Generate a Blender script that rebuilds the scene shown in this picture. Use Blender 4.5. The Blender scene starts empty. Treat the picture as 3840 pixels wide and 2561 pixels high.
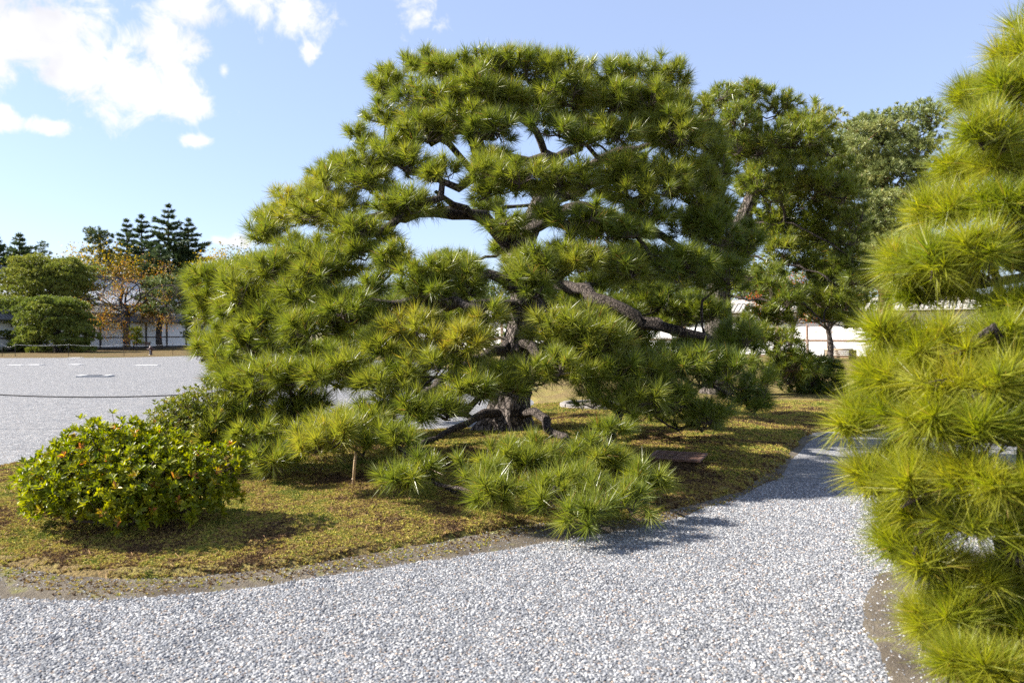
import bpy, bmesh, math, random
import numpy as np
from mathutils import Vector
R = math.radians
rng = np.random.default_rng(7)
random.seed(7)
sc = bpy.context.scene
COL = sc.collection

# ------------------------------------------------------------------ camera
EYE = 1.6                      # eye height; the view is level along +Y
FPX, CX, HY = 2987.0, 1920.0, 1245.0   # focal length in photo pixels, centre column, horizon row
cam_d = bpy.data.cameras.new('camera'); cam = bpy.data.objects.new('camera', cam_d); COL.objects.link(cam)
cam.location = (0, 0, EYE); cam.rotation_euler = (R(90), 0, 0)
cam_d.sensor_width = 36; cam_d.lens = 28.0
cam_d.shift_y = -35.5 / 3840
cam_d.clip_start = 0.05; cam_d.clip_end = 2000
cam_d.dof.use_dof = True; cam_d.dof.focus_distance = 9.5; cam_d.dof.aperture_fstop = 2.9
sc.camera = cam

# ------------------------------------------------------------------ light
SUN_EL, SUN_SIDE = 37.0, -5.0        # elevation; degrees behind the camera plane, sun stands on the left
to_sun = Vector((-math.cos(R(SUN_SIDE)) * math.cos(R(SUN_EL)), -math.sin(R(SUN_SIDE)) * math.cos(R(SUN_EL)), math.sin(R(SUN_EL))))
sun_d = bpy.data.lights.new('sun', 'SUN'); sun = bpy.data.objects.new('sun', sun_d); COL.objects.link(sun)
sun_d.energy = 5.0; sun_d.angle = R(0.53); sun_d.color = (1.0, 0.94, 0.85)
sun.rotation_euler = to_sun.to_track_quat('Z', 'Y').to_euler(); sun.location = (-20, -5, 20)
sc.view_settings.view_transform = 'Standard'; sc.view_settings.look = 'None'
sc.view_settings.gamma = 1.0; sc.view_settings.exposure = 1.62
sc.render.engine = 'CYCLES'
sc.cycles.max_bounces = 6; sc.cycles.transparent_max_bounces = 8
sc.cycles.transmission_bounces = 3; sc.cycles.glossy_bounces = 2; sc.cycles.diffuse_bounces = 4
sc.cycles.sample_clamp_indirect = 4.0
sc.cycles.use_denoising = False
sc.render.filter_size = 1.2

class NT:
    """small helper round a node tree"""
    def __init__(s, tree): s.t = tree; s.n = tree.nodes; s.l = tree.links
    def add(s, kind, **kw):
        nd = s.n.new(kind)
        for k, v in kw.items(): setattr(nd, k, v)
        return nd
    def put(s, sock, v):
        if isinstance(v, bpy.types.NodeSocket): s.l.new(v, sock)
        else: sock.default_value = v
    def math(s, op, a, b=0.0, c=None, clamp=False):
        nd = s.add('ShaderNodeMath', operation=op, use_clamp=clamp)
        s.put(nd.inputs[0], a); s.put(nd.inputs[1], b)
        if c is not None: s.put(nd.inputs[2], c)
        return nd.outputs[0]
    def vmath(s, op, a, b=None):
        nd = s.add('ShaderNodeVectorMath', operation=op); s.put(nd.inputs[0], a)
        if b is not None: s.put(nd.inputs[1], b)
        return nd
    def noise(s, vec, scale, detail=3.0, rough=0.55, dist=0.0):
        nd = s.add('ShaderNodeTexNoise'); s.put(nd.inputs['Vector'], vec)
        nd.inputs['Scale'].default_value = scale; nd.inputs['Detail'].default_value = detail
        nd.inputs['Roughness'].default_value = rough; nd.inputs['Distortion'].default_value = dist
        return nd
    def ramp(s, fac, stops, interp='LINEAR'):
        nd = s.add('ShaderNodeValToRGB'); cr = nd.color_ramp; cr.interpolation = interp
        while len(cr.elements) > 1: cr.elements.remove(cr.elements[-1])
        for i, (p, c) in enumerate(stops):
            e = cr.elements[0] if i == 0 else cr.elements.new(p)
            e.position = p; e.color = (*c, 1) if len(c) == 3 else c
        s.put(nd.inputs[0], fac); return nd.outputs[0]
    def mix(s, fac, a, b, blend='MIX'):
        nd = s.add('ShaderNodeMix', data_type='RGBA', blend_type=blend)
        s.put(nd.inputs[0], fac)
        s.put(nd.inputs[6], a if isinstance(a, bpy.types.NodeSocket) else (*a, 1))
        s.put(nd.inputs[7], b if isinstance(b, bpy.types.NodeSocket) else (*b, 1))
        return nd.outputs[2]
    def smooth(s, v, lo, hi):
        nd = s.add('ShaderNodeMapRange', interpolation_type='SMOOTHSTEP'); s.put(nd.inputs[0], v)
        nd.inputs[1].default_value = lo; nd.inputs[2].default_value = hi
        return nd.outputs[0]

def direction(px, py):
    return Vector(((px - CX) / FPX, 1, (HY - py) / FPX)).normalized()

# ------------------------------------------------------------------ sky: clear blue with a few white clouds
world = bpy.data.worlds.new('World'); sc.world = world; world.use_nodes = True
w = NT(world.node_tree); w.n.clear()
wout = w.add('ShaderNodeOutputWorld'); bg = w.add('ShaderNodeBackground')
sky = w.add('ShaderNodeTexSky', sky_type='NISHITA'); sky.sun_disc = False
sky.sun_elevation = R(SUN_EL); sky.sun_rotation = math.atan2(to_sun.x, to_sun.y)
sky.altitude = 50; sky.air_density = 1.0; sky.dust_density = 0.7; sky.ozone_density = 5.0
tc = w.add('ShaderNodeTexCoord'); dirv = tc.outputs['Generated']
n1 = w.noise(dirv, 9.0, 6.0, 0.6, 0.3).outputs[0]
n2 = w.noise(dirv, 26.0, 6.0, 0.62, 0.4).outputs[0]
fract = w.math('ADD', w.math('MULTIPLY', w.math('SUBTRACT', n1, 0.5), 1.5), w.math('MULTIPLY', w.math('SUBTRACT', n2, 0.5), 1.9))
blobs = [(330,270,230,120,1),(520,300,290,170,1),(670,370,150,95,1),(620,190,200,130,1),(140,90,520,210,.95),(720,30,160,90,.9),
         (1090,60,170,120,.9),(950,10,150,80,.85),(1570,60,150,105,.62),(1155,190,55,70,.8),(215,478,95,34,.85),(725,532,80,34,.9),
         (-20,440,75,50,.95),(830,905,120,38,.9),(840,270,40,50,.7)]
acc = None
for (x, y, rx, ry, amp) in blobs:
    c = direction(x, y)
    d_ = w.vmath('SUBTRACT', dirv, tuple(c)).outputs[0]
    d_ = w.vmath('MULTIPLY', d_, (FPX / rx, FPX / rx * .9, FPX / ry)).outputs[0]
    ln = w.vmath('LENGTH', d_).outputs['Value']
    v_ = w.math('MULTIPLY_ADD', ln, -amp * .85, amp)
    acc = v_ if acc is None else w.math('SMOOTH_MAX', acc, v_, 0.12)
# the same kind of scattered cloud goes on behind the viewer
sepd = w.add('ShaderNodeSeparateXYZ'); w.put(sepd.inputs[0], dirv)
far_field = w.math('MULTIPLY', w.math('SUBTRACT', w.noise(dirv, 2.6, 3.0).outputs[0], 0.52), 5.0)
behind = w.smooth(sepd.outputs[1], 0.55, 0.25)
acc = w.math('MAXIMUM', acc, w.math('SUBTRACT', w.math('MULTIPLY', w.math('ADD', far_field, 1.0), behind), 1.0))
dens = w.smooth(w.math('ADD', acc, w.math('MULTIPLY', fract, 0.85)), 0.24, 0.72)
dens = w.math('MULTIPLY', dens, w.smooth(sepd.outputs[2], -0.02, 0.06))
thick = w.smooth(w.noise(w.vmath('ADD', dirv, (0.02, 0, -0.03)).outputs[0], 7.0, 4.0).outputs[0], 0.48, 0.72)
cloud_col = w.mix(thick, (4.2, 4.2, 4.25), (3.2, 3.2, 3.5))
skyc = w.mix(0.45, w.mix(1.0, sky.outputs[0], (1.0, .93, 1.0), 'MULTIPLY'), (2.7, 3.1, 3.95))
w.put(bg.inputs['Color'], w.mix(dens, skyc, cloud_col)); bg.inputs['Strength'].default_value = 0.085
w.l.new(bg.outputs[0], wout.inputs[0])

# ------------------------------------------------------------------ helpers
def at(px, py, d):
    """a photo pixel at depth d, in metres"""
    return np.array(((px - CX) / FPX * d, d, EYE + (HY - py) / FPX * d))
def gd(py): return EYE * FPX / (py - HY)
def gp(px, py):
    d = gd(py); return ((px - CX) / FPX * d, d)

def tag(o, label=None, cat=None, group=None, kind=None):
    if label: o['label'] = label
    if cat: o['category'] = cat
    if group: o['group'] = group
    if kind: o['kind'] = kind
    return o
def empty(name, loc=(0, 0, 0), rz=0.0):
    o = bpy.data.objects.new(name, None); COL.objects.link(o); o.location = loc; o.rotation_euler = (0, 0, rz)
    o.empty_display_size = 0.2
    return o
def link(name, me, parent=None, kind=None, world_space=False):
    o = bpy.data.objects.new(name, me); COL.objects.link(o)
    if parent is not None:
        o.parent = parent
        if world_space:
            o.matrix_parent_inverse = PINV[parent.name] if parent.name in PINV else parent.matrix_basis.inverted()
    if kind: o['kind'] = kind
    return o
PINV = {}
def np_mesh(name, V, F, mats, tint=None, smooth=False, midx=None):
    """V (n,3), F (m,k) with constant k"""
    me = bpy.data.meshes.new(name)
    V = np.asarray(V, np.float32); F = np.asarray(F, np.int32); k = F.shape[1]
    me.vertices.add(len(V)); me.vertices.foreach_set('co', V.ravel())
    me.loops.add(F.size); me.loops.foreach_set('vertex_index', F.ravel())
    me.polygons.add(len(F)); me.polygons.foreach_set('loop_start', np.arange(0, F.size, k, dtype=np.int32))
    me.polygons.foreach_set('loop_total', np.full(len(F), k, np.int32))
    if smooth: me.polygons.foreach_set('use_smooth', np.ones(len(F), bool))
    if midx is not None: me.polygons.foreach_set('material_index', np.asarray(midx, np.int32))
    for m in (mats if isinstance(mats, (list, tuple)) else [mats]): me.materials.append(m)
    if tint is not None:
        a = me.attributes.new('tint', 'FLOAT', 'POINT'); a.data.foreach_set('value', np.asarray(tint, np.float32))
    me.update(calc_edges=True); me.validate()
    return me
def nrm(v): return v / np.maximum(np.linalg.norm(v, axis=-1, keepdims=True), 1e-9)

class MB:
    """collects boxes / prisms / tubes into one part mesh"""
    def __init__(s): s.v = []; s.f = []
    def box(s, c, h, rz=0.0, rx=0.0):
        b = len(s.v); cz, sz = math.cos(rz), math.sin(rz); cx, sx = math.cos(rx), math.sin(rx)
        for dz in (-1, 1):
            for dx, dy in ((-1, -1), (1, -1), (1, 1), (-1, 1)):
                x, y, z = dx * h[0], dy * h[1], dz * h[2]
                y, z = y * cx - z * sx, y * sx + z * cx
                s.v.append((c[0] + x * cz - y * sz, c[1] + x * sz + y * cz, c[2] + z))
        s.f += [(b, b+3, b+2, b+1), (b+4, b+5, b+6, b+7)] + [(b+i, b+(i+1) % 4, b+4+(i+1) % 4, b+4+i) for i in range(4)]
        return s
    def tube(s, pts, rad, n=8):
        pts = np.asarray(pts, float); m = len(pts); rad = np.broadcast_to(np.asarray(rad, float), (m,))
        tan = nrm(np.gradient(pts, axis=0)); ref = np.array((.31, .95, .05)) if abs(tan[0][1]) < .8 else np.array((1, .1, .05))
        b = len(s.v)
        for i in range(m):
            u = nrm(np.cross(tan[i], ref)); q = np.cross(tan[i], u)
            for j in range(n):
                a = 2 * math.pi * j / n; s.v.append(tuple(pts[i] + rad[i] * (math.cos(a) * u + math.sin(a) * q)))
        for i in range(m - 1):
            for j in range(n):
                j2 = (j + 1) % n; s.f.append((b+i*n+j, b+i*n+j2, b+(i+1)*n+j2, b+(i+1)*n+j))
        s.f.append(tuple(b + j for j in range(n))[::-1]); s.f.append(tuple(b + (m-1)*n + j for j in range(n)))
        return s
    def lathe(s, prof, n=16, c=(0, 0, 0)):
        b = len(s.v)
        for (r, z) in prof:
            for j in range(n):
                a = 2 * math.pi * j / n; s.v.append((c[0] + r * math.cos(a), c[1] + r * math.sin(a), c[2] + z))
        m = len(prof)
        for i in range(m - 1):
            for j in range(n):
                j2 = (j + 1) % n; s.f.append((b+i*n+j, b+i*n+j2, b+(i+1)*n+j2, b+(i+1)*n+j))
        s.f.append(tuple(b + j for j in range(n))[::-1]); s.f.append(tuple(b + (m-1)*n + j for j in range(n)))
        return s
    def mesh(s, name, mat, smooth=False, bevel=0):
        me = bpy.data.meshes.new(name); me.from_pydata([tuple(map(float, v)) for v in s.v], [], s.f); me.materials.append(mat)
        if bevel:
            bm = bmesh.new(); bm.from_mesh(me); bmesh.ops.bevel(bm, geom=bm.edges[:], offset=bevel, segments=1, affect='EDGES'); bm.to_mesh(me); bm.free()
        if smooth: me.polygons.foreach_set('use_smooth', [True] * len(me.polygons))
        return me
    def build(s, name, mat, parent=None, kind=None, smooth=False, bevel=0):
        return link(name, s.mesh(name, mat, smooth, bevel), parent, kind)

# ------------------------------------------------------------------ materials
def mat(name):
    m = bpy.data.materials.new(name); m.use_nodes = True; t = NT(m.node_tree); t.n.clear()
    out = t.add('ShaderNodeOutputMaterial'); b = t.add('ShaderNodeBsdfPrincipled'); t.l.new(b.outputs[0], out.inputs[0])
    return m, t, b, out
def bump(t, b, h, strength, dist=0.01):
    nd = t.add('ShaderNodeBump'); t.put(nd.inputs['Height'], h); nd.inputs['Strength'].default_value = strength
    nd.inputs['Distance'].default_value = dist; t.l.new(nd.outputs[0], b.inputs['Normal'])
def obj_co(t): return t.add('ShaderNodeTexCoord').outputs['Object']
def pos_co(t): return t.add('ShaderNodeNewGeometry').outputs['Position']

def plain(name, col, rough=.7, var=.25, scale=6.0, metal=0.0, bumps=.15):
    m, t, b, out = mat(name); co = obj_co(t)
    n = t.noise(co, scale, 5.0).outputs[0]
    dark = tuple(c * (1 - var) for c in col); lite = tuple(min(1, c * (1 + var)) for c in col)
    t.put(b.inputs['Base Color'], t.ramp(n, [(.3, dark), (.7, lite)]))
    b.inputs['Roughness'].default_value = rough; b.inputs['Metallic'].default_value = metal
    bump(t, b, t.noise(co, scale * 8, 3.0).outputs[0], bumps, .01)
    return m

def leafy(name, stops, trans=.3, rough=.42, spec=.4):
    """needles and leaves: colour runs along a per-leaf tint, part of the light passes through"""
    m, t, b, out = mat(name)
    at_ = t.add('ShaderNodeAttribute', attribute_name='tint')
    c = t.ramp(at_.outputs['Fac'], stops)
    t.put(b.inputs['Base Color'], c); b.inputs['Roughness'].default_value = rough
    b.inputs['Specular IOR Level'].default_value = spec
    tr = t.add('ShaderNodeBsdfTranslucent')
    hs = t.add('ShaderNodeHueSaturation'); hs.inputs['Value'].default_value = 1.25; hs.inputs['Saturation'].default_value = 1.1
    t.put(hs.inputs['Color'], c); t.l.new(hs.outputs[0], tr.inputs[0])
    mx = t.add('ShaderNodeMixShader'); mx.inputs[0].default_value = trans
    t.l.new(b.outputs[0], mx.inputs[1]); t.l.new(tr.outputs[0], mx.inputs[2]); t.l.new(mx.outputs[0], out.inputs[0])
    return m

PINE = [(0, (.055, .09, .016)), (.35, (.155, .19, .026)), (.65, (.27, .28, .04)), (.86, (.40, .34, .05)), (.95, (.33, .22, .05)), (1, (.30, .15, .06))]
M = {}
M['needle'] = leafy('pine_needles', PINE, .42, .38, .6)
M['needle_fg'] = leafy('bright_pine_needles', [(0, (.05, .11, .012)), (.4, (.21, .25, .024)), (.75, (.38, .36, .04)), (.93, (.48, .38, .06)), (1, (.38, .24, .08))], .48, .42, .5)
M['needle_grey'] = leafy('blue_green_pine_needles', [(0, (.06, .10, .035)), (.6, (.22, .26, .085)), (.95, (.30, .29, .09)), (1, (.3, .17, .06))], .25, .45, .4)
M['needle_far'] = leafy('soft_pine_needles', [(0, (.05, .08, .018)), (.5, (.15, .19, .035)), (1, (.30, .29, .055))], .35, .45, .4)
M['needle_dark'] = leafy('dark_conifer_needles', [(0, (.03, .055, .024)), (.6, (.085, .125, .045)), (1, (.16, .18, .05))], .18, .5, .3)
M['azalea'] = leafy('azalea_leaves', [(0, (.04, .09, .008)), (.4, (.17, .20, .009)), (.75, (.34, .33, .014)), (.93, (.42, .32, .025)), (1, (.36, .14, .05))], .42, .42, .4)
M['azalea_small'] = leafy('small_azalea_leaves', [(0, (.05, .085, .010)), (.5, (.17, .19, .02)), (.88, (.33, .29, .04)), (1, (.30, .15, .06))], .3, .42, .4)
M['autumn'] = leafy('autumn_leaves', [(0, (.20, .20, .03)), (.4, (.40, .26, .03)), (.75, (.45, .17, .03)), (1, (.38, .09, .04))], .35, .5, .3)
M['red_leaf'] = leafy('red_maple_leaves', [(0, (.40, .14, .04)), (1, (.45, .07, .03))], .35, .5, .3)
M['broad'] = leafy('broadleaf_foliage', [(0, (.04, .07, .015)), (.7, (.11, .14, .025)), (1, (.26, .22, .03))], .28, .5, .3)
M['yellow_leaf'] = leafy('yellow_leaves', [(0, (.22, .18, .025)), (.6, (.45, .33, .03)), (1, (.42, .20, .03))], .35, .5, .3)

def bark_mat(name, dark, lite, sc_=1.0, red=None):
    m, t, b, out = mat(name); co = obj_co(t)
    mp = t.add('ShaderNodeMapping'); t.put(mp.inputs[0], co); mp.inputs['Scale'].default_value = (7 * sc_, 7 * sc_, 2.6 * sc_)
    wob = t.vmath('ADD', mp.outputs[0], t.vmath('SCALE', t.noise(co, 9 * sc_, 3).outputs['Color']).outputs[0])
    wob.inputs[1].links[0].from_node.inputs['Scale'].default_value = .9
    vo = t.add('ShaderNodeTexVoronoi', feature='DISTANCE_TO_EDGE'); t.put(vo.inputs['Vector'], wob.outputs[0]); vo.inputs['Scale'].default_value = 2.2
    crack = t.smooth(vo.outputs['Distance'], 0.0, 0.16)
    fine = t.noise(co, 40 * sc_, 5, .7).outputs[0]
    pl = t.mix(t.smooth(fine, .3, .7), dark, lite)
    if red: pl = t.mix(t.smooth(t.noise(co, 3, 2).outputs[0], .4, .6), pl, red)
    t.put(b.inputs['Base Color'], t.mix(crack, tuple(c * .35 for c in dark), pl))
    b.inputs['Roughness'].default_value = .9; b.inputs['Specular IOR Level'].default_value = .2
    bump(t, b, t.math('ADD', t.math('MULTIPLY', crack, 1.0), t.math('MULTIPLY', fine, .35)), 1.0, .03)
    return m
M['bark'] = bark_mat('old_pine_bark', (.065, .05, .042), (.23, .195, .17))
M['limb'] = bark_mat('pine_limb_bark', (.05, .038, .032), (.17, .14, .12), 2.2)
M['bark_red'] = bark_mat('red_pine_bark', (.10, .06, .04), (.22, .15, .11), 1.5, (.26, .12, .07))
M['twig'] = plain('twig_bark', (.065, .045, .034), .9, .4, 30)
M['lichen'] = bark_mat('lichen_bark', (.10, .09, .075), (.36, .36, .30), 2.5)

# gravel
def gravel_mat():
    m, t, b, out = mat('grey_gravel'); co = pos_co(t)
    jit = t.vmath('ADD', co, t.vmath('SCALE', t.noise(co, 25, 2).outputs['Color']).outputs[0])
    jit.inputs[1].links[0].from_node.inputs['Scale'].default_value = .012
    vo = t.add('ShaderNodeTexVoronoi'); t.put(vo.inputs['Vector'], jit.outputs[0]); vo.inputs['Scale'].default_value = 62
    sep = t.add('ShaderNodeSeparateColor'); t.put(sep.inputs[0], vo.outputs['Color'])
    c = t.ramp(sep.outputs[0], [(0, (0.043, 0.049, 0.057)), (.25, (0.122, 0.131, 0.146)), (.55, (0.213, 0.223, 0.238)), (.8, (0.329, 0.329, 0.329)), (1, (0.561, 0.549, 0.531))])
    c = t.mix(t.math('MULTIPLY', t.smooth(sep.outputs[1], .82, .95), .5), c, (.42, .30, .20))
    edge = t.smooth(vo.outputs['Distance'], .75, .35)
    c = t.mix(edge, t.mix(.6, c, (.10, .10, .105)), c)
    big = t.noise(co, .55, 4).outputs[0]
    c = t.mix(t.smooth(big, .3, .75), t.mix(.12, c, (.3, .29, .27)), c)
    rake = t.noise(co, 7.0, 5, .75).outputs[0]
    c = t.mix(t.math('MULTIPLY', t.smooth(rake, .56, .36), .6), c, (.075, .08, .09))
    coarse = t.noise(co, 2.6, 6, .8).outputs[0]
    c = t.mix(t.math('MULTIPLY', t.smooth(coarse, .55, .38), .45), c, (.10, .105, .115))
    t.put(b.inputs['Base Color'], c); b.inputs['Roughness'].default_value = .8; b.inputs['Specular IOR Level'].default_value = .3
    hh = t.math('ADD', t.math('MULTIPLY', t.math('SUBTRACT', 1.0, vo.outputs['Distance']), 1.0), t.math('MULTIPLY', sep.outputs[2], .7))
    bump(t, b, hh, .8, .012)
    return m
M['gravel'] = gravel_mat()
def stone_mat():
    m, t, b, out = mat('gravel_stone'); oi = t.add('ShaderNodeObjectInfo')
    c = t.ramp(oi.outputs['Random'], [(0, (0.037, 0.041, 0.051)), (.22, (0.098, 0.107, 0.128)), (.5, (0.189, 0.199, 0.220)), (.78, (0.317, 0.320, 0.320)), (.9, (0.561, 0.549, 0.531)), (.93, (0.317, 0.232, 0.165)), (1, (0.159, 0.110, 0.085))])
    n = t.noise(obj_co(t), 3.0, 4).outputs[0]
    t.put(b.inputs['Base Color'], t.mix(t.math('MULTIPLY', n, .30), c, (.3, .3, .3))); b.inputs['Roughness'].default_value = .75
    return m
M['stone'] = stone_mat()

MOSS = [(0.25, (0.130, 0.091, 0.046)), (.42, (0.234, 0.169, 0.065)), (.55, (0.286, 0.234, 0.065)), (.68, (0.182, 0.182, 0.039)), (.85, (0.104, 0.143, 0.026))]
def moss_mat(name, far=False):
    m, t, b, out = mat(name); co = pos_co(t)
    n = t.noise(co, 1.1 if not far else .35, 6, .62).outputs[0]
    c = t.ramp(n, MOSS if not far else [(.3, (.09, .06, .024)), (.5, (.15, .10, .035)), (.7, (.10, .095, .024))])
    n2 = t.noise(co, 7.0, 6, .7).outputs[0]
    c = t.mix(t.smooth(n2, .52, .72), c, (.17, .105, .055))
    fine = t.noise(co, 55 if not far else 12, 4, .7).outputs[0]
    c = t.mix(t.smooth(fine, .58, .36), c, (.075, .055, .025))
    t.put(b.inputs['Base Color'], c); b.inputs['Roughness'].default_value = .95; b.inputs['Specular IOR Level'].default_value = .15
    bump(t, b, t.math('ADD', t.math('MULTIPLY', fine, 1.0), t.math('MULTIPLY', n2, .8)), .9, .03 if not far else .08)
    return m
M['moss'] = moss_mat('moss'); M['moss_far'] = moss_mat('dry_moss_lawn', True)
def sprig_mat():
    m, t, b, out = mat('moss_sprig'); co = pos_co(t); oi = t.add('ShaderNodeObjectInfo')
    n = t.math('ADD', t.math('MULTIPLY_ADD', t.noise(co, 3.8, 4, .6).outputs[0], 1.2, t.math('MULTIPLY_ADD', t.noise(co, .9, 5, .6).outputs[0], 1.6, -.92)), t.math('MULTIPLY', t.math('SUBTRACT', oi.outputs['Random'], .5), .42))
    c = t.ramp(n, [(.20, (0.091, 0.055, 0.033)), (.36, (0.247, 0.156, 0.065)), (.46, (0.429, 0.325, 0.091)), (.56, (0.468, 0.416, 0.078)), (.66, (0.260, 0.260, 0.052)), (.80, (0.130, 0.169, 0.026))])
    n2 = t.noise(co, 7.0, 6, .7).outputs[0]
    c = t.mix(t.math('MULTIPLY', t.smooth(n2, .52, .70), .75), c, (.17, .105, .06))
    t.put(b.inputs['Base Color'], c); b.inputs['Roughness'].default_value = .8; b.inputs['Specular IOR Level'].default_value = .2
    tr = t.add('ShaderNodeBsdfTranslucent'); t.put(tr.inputs[0], c)
    mx = t.add('ShaderNodeMixShader'); mx.inputs[0].default_value = .25
    t.l.new(b.outputs[0], mx.inputs[1]); t.l.new(tr.outputs[0], mx.inputs[2]); t.l.new(mx.outputs[0], out.inputs[0])
    return m
M['sprig'] = sprig_mat()
def soil_mat():
    m, t, b, out = mat('bare_soil'); co = pos_co(t)
    n = t.noise(co, 2.2, 6, .65).outputs[0]; f = t.noise(co, 60, 4, .7).outputs[0]
    c = t.ramp(n, [(.3, (.055, .04, .025)), (.5, (.10, .08, .054)), (.7, (.15, .125, .09))])
    c = t.mix(t.smooth(t.noise(co, 5, 4).outputs[0], .55, .7), c, (.16, .15, .04))
    c = t.mix(t.smooth(f, .62, .72), c, (.34, .33, .30)); c = t.mix(t.smooth(f, .40, .30), c, (.06, .045, .03))
    t.put(b.inputs['Base Color'], c); b.inputs['Roughness'].default_value = .95
    bump(t, b, t.math('ADD', f, t.math('MULTIPLY', t.noise(co, 14, 5, .7).outputs[0], 1.2)), 1.0, .02); return m
M['soil'] = soil_mat()
M['ground'] = plain('dry_ground', (.20, .16, .08), .95, .4, .3)
M['plaster'] = plain('white_plaster', (.80, .80, .80), .85, .05, 1.2, bumps=.05)
M['dark_wood'] = plain('dark_timber', (.045, .036, .032), .75, .35, 8)
M['brown_wood'] = plain('brown_timber', (.17, .105, .07), .75, .3, 8)
M['tile'] = plain('shaded_roof_tile', (.05, .052, .06), .45, .3, 5)  # shade between the hall roof ribs is put into this dark colour
M['tile_dark'] = plain('dark_roof_tile', (.11, .11, .12), .5, .3, 5)
M['tile_sunlit'] = plain('sunlit_roof_tile', (.62, .63, .65), .4, .2, 5)  # sunlight on the rounded ribs is painted in as near-white
M['roof_board'] = plain('weathered_bark_roof', (.42, .40, .37), .85, .3, 3)
M['slab'] = plain('white_stone', (.46, .455, .44), .7, .1, 12)
M['iron'] = plain('grey_iron', (.045, .045, .05), .6, .3, 20, .0)
M['rust'] = plain('rusty_iron', (.19, .105, .075), .75, .35, 14, .2)
M['pit_shade'] = plain('painted_pit_shade', (.012, .011, .010), .95, .2, 5)  # near-black sheet colour that paints the shade below a grating
M['hydrant'] = plain('oxide_red_paint', (.065, .03, .027), .5, .25, 9)
M['white_paint'] = plain('white_paint', (.78, .78, .76), .5, .06, 9)
M['rope_dark'] = plain('dark_rope', (.028, .027, .030), .8, .3, 60)
M['rope_pale'] = plain('pale_rope', (.62, .62, .62), .8, .15, 60)
M['post'] = plain('dark_metal_post', (.045, .047, .055), .45, .3, 20, .5)
M['bamboo'] = plain('dry_bamboo', (.46, .33, .20), .5, .2, 14)
M['bamboo_old'] = plain('weathered_bamboo', (.40, .31, .20), .6, .25, 14)
M['ring_stone'] = plain('pale_edging_stone', (.22, .20, .18), .85, .4, 14)
M['straw'] = plain('fallen_needles', (.36, .20, .09), .8, .3, 20)

# ------------------------------------------------------------------ ground
def poly_sd(P, X, Y):
    """signed distance to a closed polygon, positive inside"""
    P = np.asarray(P, float); Q = np.roll(P, -1, 0); best = np.full(X.shape, 1e9); inside = np.zeros(X.shape, bool)
    for (ax, ay), (bx, by) in zip(P, Q):
        dx, dy = bx - ax, by - ay
        t = np.clip(((X - ax) * dx + (Y - ay) * dy) / (dx * dx + dy * dy + 1e-12), 0, 1)
        best = np.minimum(best, np.hypot(X - ax - t * dx, Y - ay - t * dy))
        cr = ((ay > Y) != (by > Y)) & (X < (bx - ax) * (Y - ay) / (by - ay + 1e-12) + ax)
        inside ^= cr
    return np.where(inside, best, -best)
def smooth_poly(P, it=2):
    P = np.asarray(P, float)
    for _ in range(it):
        Q = np.roll(P, -1, 0); P = np.stack([P * .75 + Q * .25, P * .25 + Q * .75], 1).reshape(-1, 2)
    return P
def wave(X, Y, f, seed=0):
    r = np.random.default_rng(seed); o = np.zeros_like(X)
    for k in range(7):
        a = r.uniform(0, 6.28); ff = f * r.uniform(.6, 1.9); o += np.sin((X * math.cos(a) + Y * math.sin(a)) * ff + r.uniform(0, 6.28))
    return o / 7
def sheet(name, xs, ys, zf, keep, m):
    X, Y = np.meshgrid(xs, ys); Z = zf(X, Y); V = np.stack([X, Y, Z], -1).reshape(-1, 3); nx = len(xs)
    i, j = np.meshgrid(np.arange(len(xs) - 1), np.arange(len(ys) - 1)); a = (j * nx + i)
    K = keep(X, Y); K = K[:-1, :-1] | K[1:, :-1] | K[:-1, 1:] | K[1:, 1:]
    a = a[K]; F = np.stack([a, a + 1, a + nx + 1, a + nx], -1)
    used = np.unique(F); mp = np.full(len(V), -1); mp[used] = np.arange(len(used))
    return link(name, np_mesh(name, V[used], mp[F], m, smooth=True))
def sstep(x, a, b): t = np.clip((x - a) / (b - a), 0, 1); return t * t * (3 - 2 * t)

g = MB(); g.box((0, 200, -.35), (900, 900, .3)); tag(g.build('ground', M['ground']), kind='structure')
def grav_h(X, Y): return .010 * wave(X, Y, 2.2, 3) + .006 * wave(X, Y, 6, 4)
xs = np.concatenate([np.arange(-75, -14, 2.5), np.arange(-14, 14, .25), np.arange(14, 40, 2.5)])
ys = np.concatenate([np.arange(-6, 2, 1.0), np.arange(2, 14, .25), np.arange(14, 64, 2.0)])
tag(sheet('gravel_court', xs, ys, grav_h, lambda X, Y: X > -1e9, M['gravel']), kind='structure')

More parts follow.
